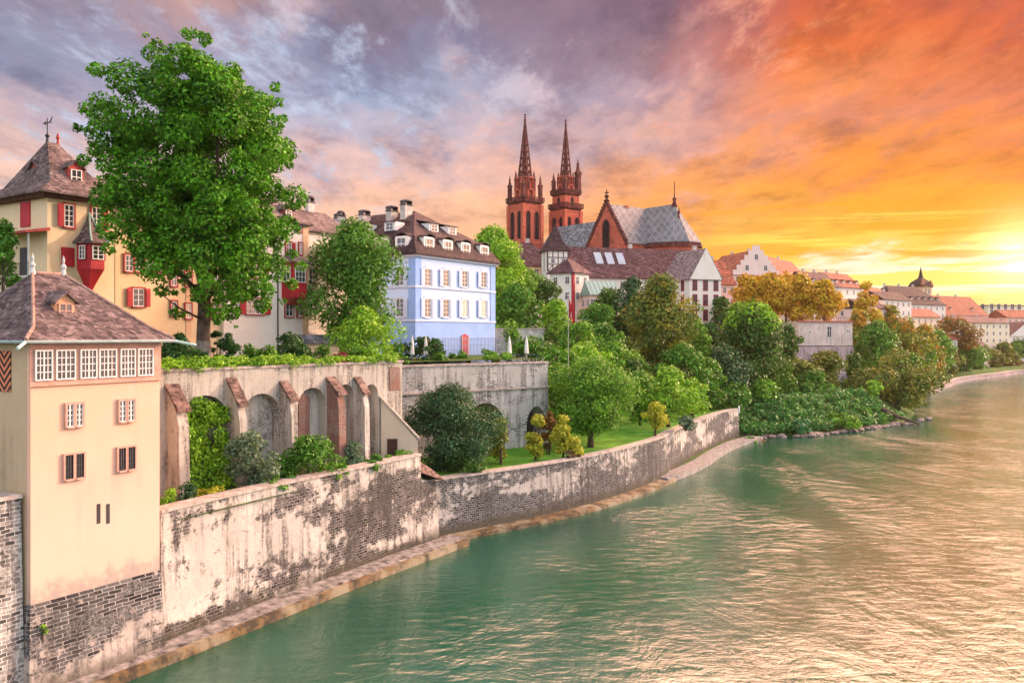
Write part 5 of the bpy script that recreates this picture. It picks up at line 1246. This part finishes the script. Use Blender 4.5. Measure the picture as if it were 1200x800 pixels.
# lower garden
cl = []
iv0, iv1 = ua(212), ua(268)
for i in range(120):
    x = r_.uniform(iv0, iv1); zt_ = za(468+14*abs((x-iv0)/(iv1-iv0)-.35)*2, 240); z = r_.uniform(6.9, zt_); cl.append((x, r_.uniform(-.25, .5)-(.6 if z < 9.5 else 0), z, .55, .35, .6))
iv = thing('climbing_vine', 'bright green vine filling the leftmost arch of the arcade wall', 'climbing plant', (oa[0], oa[1], 0), ra)
o = bpy.data.objects.new('foliage', leaf_mesh('foliage', cl, 9000, .24, LM['lime'], 8)); C.objects.link(o); o.parent = iv
mb = MB()
for k in range(5): mb.tube([(iv0+.4+k*.75, .6, 6.9), (iv0+.5+k*.7, .75, 10), (iv0+.3+k*.8, .8, 13)], [.05, .04, .02], 4)
mb.obj('stem', M_bark, iv)
GL = 7.35
P('silver_shrub', 'grey-green airy shrub in front of the second arch', 'shrub', 298, 499, 575, 60, 57.6, 'greygreen', 'round', trunk=False, zb=GL, leaf=.22)
P('garden_shrub', 'dense mid-green shrub in front of the third arch', 'shrub', 363, 506, 560, 68, 61.3, 'mid', 'dome', trunk=False, zb=GL, leaf=.25, dens=1.3)
P('garden_shrub', 'small bluish-green shrub beside the last buttress', 'shrub', 412, 516, 546, 30, 66.5, 'greygreen', 'dome', trunk=False, zb=GL, leaf=.2)
P('garden_shrub', 'low yellow-flowered plants at the left end of the lower garden', 'shrub', 246, 568, 590, 44, 54, 'yellow', 'dome', trunk=False, zb=GL, leaf=.15)
P('garden_shrub', 'lime-green bush against the tower house corner in the lower garden', 'shrub', 200, 570, 598, 24, 51.5, 'lime', 'dome', trunk=False, zb=GL, leaf=.16)
P('garden_shrub', 'dark leafy bush between the lime bush and the yellow-flowered plants', 'shrub', 219, 562, 594, 26, 52.5, 'deep', 'dome', trunk=False, zb=GL, leaf=.18)
for (px, d, w_, k, lb) in ((320,58,50,'mid','low green ground plants below the silver shrub'),(392,63,44,'lime','low lime plants between two buttresses at the quay edge'),(440,67.5,56,'mid','low green plants along the wing wall'),(470,70.5,34,'bright','small bright plants at the narrow end of the lower garden')):
    P('low_plant', lb, 'plant', px, 392+ (18-8.6)/d*1000, 392+(18-7.5)/d*1000, w_, d, k, 'flat', trunk=False, zb=GL, leaf=.2)
for (px, py, d, s_, lb) in ((49,737,42.6,12,'small bright green tuft sprouting from the stone base of the tower house'),):
    P('wall_tuft', lb, 'plant', px, py-9, py+6, s_, d-.9, 'lime', 'dome', trunk=False, zb=zat(py+6, d), leaf=.12, n=140)
# in front of the vaulted wall and on the lawn
P('dark_tree', 'big dark round tree standing before the left end of the vaulted wall', 'tree', 528, 446, 550, 102, 81, 'deep', 'round', nc=70, zb=5.2, dens=1.7, leaf=.23)
P('lawn_shrub', 'low dark shrub under the right side of the big dark round tree', 'shrub', 545, 515, 556, 40, 78.5, 'dark', 'dome', trunk=False, zb=5.2)
P('yellow_tree', 'slim yellow-green young tree in front of the first dark vault', 'tree', 587, 488, 538, 34, 84, 'autumn', 'cone', zb=5.2, leaf=.24, dens=1.3)
P('yellow_tree', 'golden yellow young tree in front of the second dark vault', 'tree', 628, 483, 535, 28, 87, 'yellow', 'column', zb=5.2, leaf=.24)
P('yellow_tree', 'yellow-green cone-shaped young tree beside the lawn bench', 'tree', 660, 481, 533, 36, 88, 'yellow', 'cone', zb=5.2, leaf=.24, dens=1.2)
P('yellow_tree', 'small bright yellow tree on the upper lawn below the lime-green trees', 'tree', 768, 470, 502, 30, 106, 'yellow', 'round', zb=5.6, leaf=.28)
P('purple_shrub', 'purple-brown shrub between the two golden young trees', 'shrub', 643, 478, 528, 22, 91, 'rust', 'dome', trunk=False, zb=5.2)
P('spreading_tree', 'broad mid-green tree with layered foliage in the middle of the lawn', 'tree', 692, 414, 506, 106, 97, 'bright', 'round', nc=80, zb=5.4, dens=1.9, leaf=.27)
P('spreading_tree', 'green tree filling the gap right of the vaulted wall', 'tree', 652, 418, 500, 50, 101, 'bright', 'round', zb=5.6)
P('lime_tree', 'lime-green tree right of the broad lawn tree', 'tree', 783, 424, 500, 66, 114, 'lime', 'tall', zb=6, dens=1.3)
P('lime_tree', 'bright green smaller tree left of the lime-green tree', 'tree', 750, 432, 494, 46, 116, 'bright', 'round', zb=6)
P('dark_tree', 'dark narrow tree squeezed behind the broad lawn tree', 'tree', 742, 418, 500, 34, 118, 'dark', 'tall', zb=7)
P('lawn_shrub', 'grey-green shrub at the end of the lawn by the quay bend', 'shrub', 803, 486, 508, 24, 112, 'greygreen', 'dome', trunk=False, zb=5.6)
# wooded hillside
hs = [(606,330,392,52,142,'mid','round','mid-green tree right of the blue mansion'),
 (664,408,452,44,106,'bright','dome','bright low tree beside the end of the vaulted wall'),
 (700,352,392,36,150,'mid','round','green tree before the low white garden wall'),
 (740,410,470,44,134,'mid','round','green tree between the lime trees and the olive-green tree'),
 (762,440,484,36,122,'bright','round','bright tree behind the lime-green lawn tree'),
 (812,440,486,34,130,'lime','dome','lime bush low on the slope beside the path'),
 (858,446,484,40,150,'mid','round','green bush above the wall tip'),
 (893,440,480,34,160,'bright','round','bright green bush right of the wall tip'),
 (578,264,380,74,150,'lime','round','yellow-green tree rising just right of the blue mansion roof'),
 (600,296,385,60,155,'bright','tall','bright green tree at the right wall of the blue mansion'),
 (618,312,356,46,165,'mid','round','green tree below the brown-roofed low house'),
 (640,326,372,40,160,'dark','round','dark tree left of the small white corner cottage'),
 (600,372,412,38,126,'bright','round','bright bush-like tree behind the parasols'),
 (628,380,412,40,135,'dark','round','dark tree below the garden pavilion'),
 (652,346,400,36,140,'lime','tall','light green tree beside the flagpole'),
 (628,392,424,50,108,'mid','dome','rounded green tree at the right end of the upper terrace'),
 (676,370,424,46,128,'bright','round','bright tree right of the flagpole'),
 (706,376,430,48,132,'mid','round','mid-green tree right of the low white garden wall'),
 (686,398,440,50,116,'lime','round','lime tree above the broad lawn tree'),
 (722,398,448,48,124,'bright','round','bright slope tree left of the tall olive tree'),
 (714,334,398,50,165,'dark','tall','dark tree under the green-roofed annex'),
 (742,322,392,46,162,'deep','tall','deep green tree left of the tall olive tree'),
 (775,316,468,94,148,'olivegreen','tall','tall olive-green tree with thin top in front of the long plum roof'),
 (812,364,440,46,158,'bright','tall','bright green tree between the olive tree and the dark domed tree'),
 (800,400,472,50,138,'mid','round','blue-green tree below the olive tree'),
 (826,416,480,46,146,'mid','round','mid-green round tree low on the wooded slope'),
 (845,346,420,46,190,'dark','round','dark tree at the foot of the white gabled house'),
 (878,350,474,86,166,'dark','tall','large dark domed tree with light top left of the bastion'),
 (850,400,478,54,156,'deep','round','deep green tree low in front of the large domed tree'),
 (876,352,392,66,167,'lime','dome','lime-green tree top crowning the dark domed tree'),
 (922,376,440,30,192,'dark','tall','dark narrow tree at the left edge of the pale bastion'),
 (906,428,474,50,172,'mid','round','green tree below the bastion left side'),
 (938,418,462,44,178,'olive','round','olive round tree in front of the bastion base'),
 (968,408,460,44,184,'olive','round','olive-green tree climbing the bastion wall'),
 (954,432,466,40,174,'mid','dome','low green tree between the two olive trees')]
for i, (px, yt, yb, w_, d, m_, k_, lb) in enumerate(hs):
    P('slope_tree' if w_ > 45 else 'slope_bush', lb, 'tree', px, yt, yb, w_*1.15, d, m_, k_, dens=1.35, group='trees on the wooded slope', nc=46 if w_ > 80 else 34 if w_ > 44 else 24)
# chestnuts on the terrace
for (px, yt, yb, w_, d, lb) in ((874,319,366,46,226,'leftmost orange tree of the row on the terrace'),(903,315,372,56,223,'second orange tree from the left on the terrace'),(938,318,374,56,221,'third orange tree from the left, above the bastion'),(966,322,376,44,219,'rightmost orange tree of the row above the bastion'),(887,322,364,40,236,'orange tree standing behind the gap of the first two terrace trees'),(921,316,368,44,236,'orange tree standing behind the middle of the terrace row')):
    P('orange_tree', lb, 'tree', px, yt, yb, w_, d, 'orange', 'flat', zb=20.5, dens=1.5, group='orange trees on the terrace', nc=34)
fr = [(1086,404,448,30,272,'bright','tall','bright green tree by the far bank right of the point'),
 (1064,412,458,30,234,'mid','round','mid-green tree between the leaning point tree and the far bank'),
 (1148,402,436,28,372,'mid','round','green quay tree left of the cream block'),
 (1177,400,434,26,408,'olivegreen','tall','yellow-green quay tree below the right end of the cream block'),
 (1015,326,400,30,250,'orange','tall','tall orange poplar-like tree between the white town houses'),
 (1008,360,440,44,228,'autumn','tall','orange-green tree right of the bastion'),
 (1027,372,456,66,214,'mid','tall','green tree low right of the bastion'),
 (1052,406,484,78,192,'olivegreen','round','yellow-green tree leaning over the water at the point'),
 (1022,444,476,24,183,'lime','dome','small lime bush at the foot of the bastion corner'),
 (1000,412,470,30,196,'dark','round','dark tree against the bastion right edge'),
 (1062,368,446,44,255,'autumn','tall','green and orange tree behind the point'),
 (1084,376,446,46,285,'autumn','tall','autumn-coloured tree with a red-brown side near the far water'),
 (1100,384,446,34,303,'bright','tall','light green slender tree at the far quay'),
 (1121,364,410,38,345,'rust','round','round red-brown tree above the far quay'),
 (1132,396,438,36,352,'mid','tall','green tree standing at the far quay corner'),
 (1112,404,438,30,335,'olive','tall','small olive tree left of the far quay corner'),
 (1163,408,432,28,396,'olive','round','small tree on the far quay below the cream block'),
 (1192,396,430,36,432,'mid','round','green tree on the far quay at the right edge'),
 (1180,414,432,26,415,'redleaf','dome','purplish shrub on the far quay'),
 (1040,350,400,30,300,'autumn','tall','autumn tree below the orange-roofed houses')]
for (px, yt, yb, w_, d, m_, k_, lb) in fr:
    P('far_tree', lb, 'tree', px, yt, yb, w_*1.2, d, m_, k_, dens=1.2, group='trees along the far bank')
# overgrown river bank
cl = []; r_ = random.Random(21)
for i in range(520):
    u = r_.random(); k = u*(len(L3)-1)
    pts_ = [(40.5,146),(46,150),(52,151.5),(64,160),(80,172)]; j = min(3, int(u*4)); f_ = u*4-j
    x = pts_[j][0]*(1-f_)+pts_[j+1][0]*f_; y = pts_[j][1]*(1-f_)+pts_[j+1][1]*f_
    dx, dy = pts_[j+1][0]-pts_[j][0], pts_[j+1][1]-pts_[j][1]; L_ = math.hypot(dx, dy); s_ = r_.random()*13+.6
    px_, py_ = x-dy/L_*s_, y+dx/L_*s_; cl.append((px_, py_, max(gz(px_, py_), .9)+r_.uniform(.2, 1.0), 1.25, 1.25, .8))
bk = bpy.data.objects.new('bank_creepers', leaf_mesh('bank_creepers', cl, 34000, .52, LM['bank'], 4)); C.objects.link(bk)
tag(bk, 'dense green creepers covering the sloping river bank at the point', 'creepers', kind='stuff')
for (px, d, w_, m_, lb) in ((880,143,24,'bright','bright bush where the quay wall meets the overgrown bank'),(890,145,20,'rust','brown-leaved bush at the near end of the overgrown bank'),(930,153,40,'teal','swelling bush in the middle of the overgrown bank'),(985,160,44,'bright','light green bush on the overgrown bank'),(1010,168,30,'mid','green bush near the white block on the bank')):
    x, y = ray(px, d); P('bank_bush', lb, 'shrub', px, 392+(18-gz(x,y)-3.0)/d*1000, 392+(18-gz(x,y))/d*1000, w_, d, m_, 'dome', trunk=False)
# bank stones
def rock(mb, x, y, z, s, rr):
    n = 6; rings = []
    for a, q in ((-.5, .7), (0, 1.0), (.45, .75), (.62, .3)):
        rings.append([(x+s*q*math.cos(2*PI*i/n)*rr.uniform(.75, 1.2), y+s*q*math.sin(2*PI*i/n)*rr.uniform(.75, 1.2), z+s*a*.8) for i in range(n)])
    mb.loft(rings)
r_ = random.Random(4); M_rock = plain('river_rock', (.28,.22,.20), .9, .4, 1)
mb = MB(); bl = dense([(39.5,144.5),(46,149.3),(52,150.8),(64,159.2),(79,171)], 1.1)
for (x, y) in bl:
    for _ in range(3): rock(mb, x+r_.uniform(-.9, .9), y+r_.uniform(-.6, 1.6), r_.uniform(-.05, .35), r_.uniform(.35, .8), r_)
o = mb.obj('bank_stones', M_rock); tag(o, 'rough stones heaped along the waterline below the creepers', 'stones', kind='stuff')
for k, (px, d, s_, lb) in enumerate(((1066,171,1.2,'large pale rock at the tip of the point'),(1078,177,1.0,'pale rock lying in the shallows just off the point'),(1088,180,.8,'small outermost rock off the point'))):
    x, y = ray(px, d); mb = MB(); rock(mb, x, y, .25, s_, r_); tag(mb.obj('rock', M_rock), lb, 'rock', 'rocks at the point')
x, y = ray(1062, 170)
tag(MB().tube([(x-4.5, y+1, 3.2), (x-1, y, 1.4), (x+2.4, y-.6, .3)], [.45, .35, .18], 7).obj('driftwood_log', M_bark), 'dark fallen trunk sloping into the water at the point', 'log')
#x, y = ray(1010, 163); tag(MB().box(x-.7, x+.8, y+3, y+4.4, 3, 6.2).obj('bank_block', WALLS['rose']), 'small pale masonry block above the overgrown bank', 'block')

# ------------------------------------------------------------------ small things on the terraces
M_cloth = plain('parasol_cloth', (.74,.72,.70), .9, .06)
for px, d, lb in ((483,92,'leftmost closed white parasol on the terrace'),(499,93,'closed white parasol next to the clipped round shrub'),(597,98,'closed white parasol near the end of the vaulted wall'),(617,100,'rightmost closed white parasol, beside the dark cafe tables')):
    x, y = ray(px, d); p = thing('parasol', lb, 'parasol', (x, y, 14.95 if d < 95 else 14.9), 0, 'closed parasols on the terrace')
    MB().cyl(0, 0, 0, 2.9, .04, n=6).cyl(0, 0, 0, .12, .35, n=10).obj('pole', M_white, p)
    MB().lathe(0, 0, [(.26, .9), (.24, 1.3), (.17, 2.2), (.06, 2.8), (.02, 3.0)], 10).obj('canopy', M_cloth, p)
M_navy = plain('navy_furniture', (.02,.03,.09), .6, .2)
for px, d, lb in ((606,98,'small navy cafe table between the two right parasols'),(623,99,'navy cafe table at the far end of the terrace'),(490,92,'small navy cafe table between the two left parasols')):
    x, y = ray(px, d); p = thing('cafe_table', lb, 'table', (x, y, 14.95), .4, 'cafe tables on the terrace')
    MB().cyl(0, 0, .70, .75, .55, n=14).obj('table_top', M_navy, p); MB().cyl(0, 0, 0, .7, .05, n=8).cyl(0, 0, 0, .05, .3, n=10).obj('leg', M_dark, p)
    for a in (0, PI):
        c = thing('cafe_chair', 'navy chair beside the '+('left' if px < 500 else 'middle' if px < 610 else 'far')+' cafe table, on its '+('right' if a == 0 else 'left'), 'chair', (x+.85*math.cos(a), y+.3*math.sin(a), 14.95), a-PI/2, 'cafe chairs on the terrace')
        MB().box(-.22, .22, -.22, .22, .42, .47).obj('seat', M_navy, c); MB().box(-.22, .22, -.24, -.2, .47, .92).obj('backrest', M_navy, c)
        for sx in (-.19, .19):
            for sy in (-.19, .19): MB().box(sx-.02, sx+.02, sy-.02, sy+.02, 0, .42).obj('leg', M_navy, c)
x, y = ray(666, 100); g_ = 15.0; fp = thing('flagpole', 'tall thin pole with a drooping red flag among the slope trees', 'flagpole', (x, y, g_-6))
MB().cyl(0, 0, 0, zat(347, 100)-g_+6, .045, .03, 8).lathe(0, 0, [(.02, zat(347, 100)-g_+6), (.12, zat(347, 100)-g_+6.1), (.02, zat(347, 100)-g_+6.25)], 8).obj('pole', M_chim, fp)
zt_ = zat(350, 100)-g_+6; mb = MB(); rings = []
for i in range(7):
    z = zt_-i*.36; w_ = .30+.10*math.sin(i*1.3); mb_r = []
    for k in range(6): mb_r.append((.06+w_*k/5, .10*math.sin(k*1.7+i*.8), z-.12*k))
    rings.append(mb_r)
mb.add([p for r in rings for p in r]+[(p[0], p[1]+.03, p[2]) for r in rings for p in r], [(i*6+k, i*6+k+1, (i+1)*6+k+1, (i+1)*6+k) for i in range(6) for k in range(5)]+[(42+i*6+k, 42+(i+1)*6+k, 42+(i+1)*6+k+1, 42+i*6+k+1) for i in range(6) for k in range(5)])
mb.obj('flag', M_red, fp)
x, y = ray(866, 139); tag(MB().lathe(x, y, [(.16, 5.3), (.16, 6.3), (.10, 6.4), (.01, 6.45)], 10).obj('marker_post', M_white), 'short white marker post at the tip of the curving quay wall', 'post')
# bench under the lawn tree
x, y = ray(672, 87.5); bb = thing('bench', 'small wooden bench on the lawn beside the yellow-green young tree', 'bench', (x, y, 5.2), .75)
MB().box(-.9, .9, -.22, .22, .42, .48).obj('seat', M_wood, bb); MB().box(-.9, .9, .2, .25, .55, .95).obj('backrest', M_wood, bb)
for sx in (-.8, .8): MB().box(sx-.04, sx+.04, -.2, .24, 0, .42).obj('leg', M_dark, bb)

# ------------------------------------------------------------------ evening haze over the whole place
M_haze = bpy.data.materials.new('haze_air'); M_haze.use_nodes = True; M_haze.node_tree.nodes.clear(); t = NT(M_haze.node_tree)
pv = t.n('ShaderNodeVolumePrincipled', {'Color': (1.0, .86, .72), 'Density': .00005, 'Anisotropy': .45})
t.L.new(pv.outputs[0], t.n('ShaderNodeOutputMaterial').inputs['Volume'])
hz = MB().box(-3300, 4600, -600, 5600, -12, 92).obj('haze', M_haze, kind='stuff')
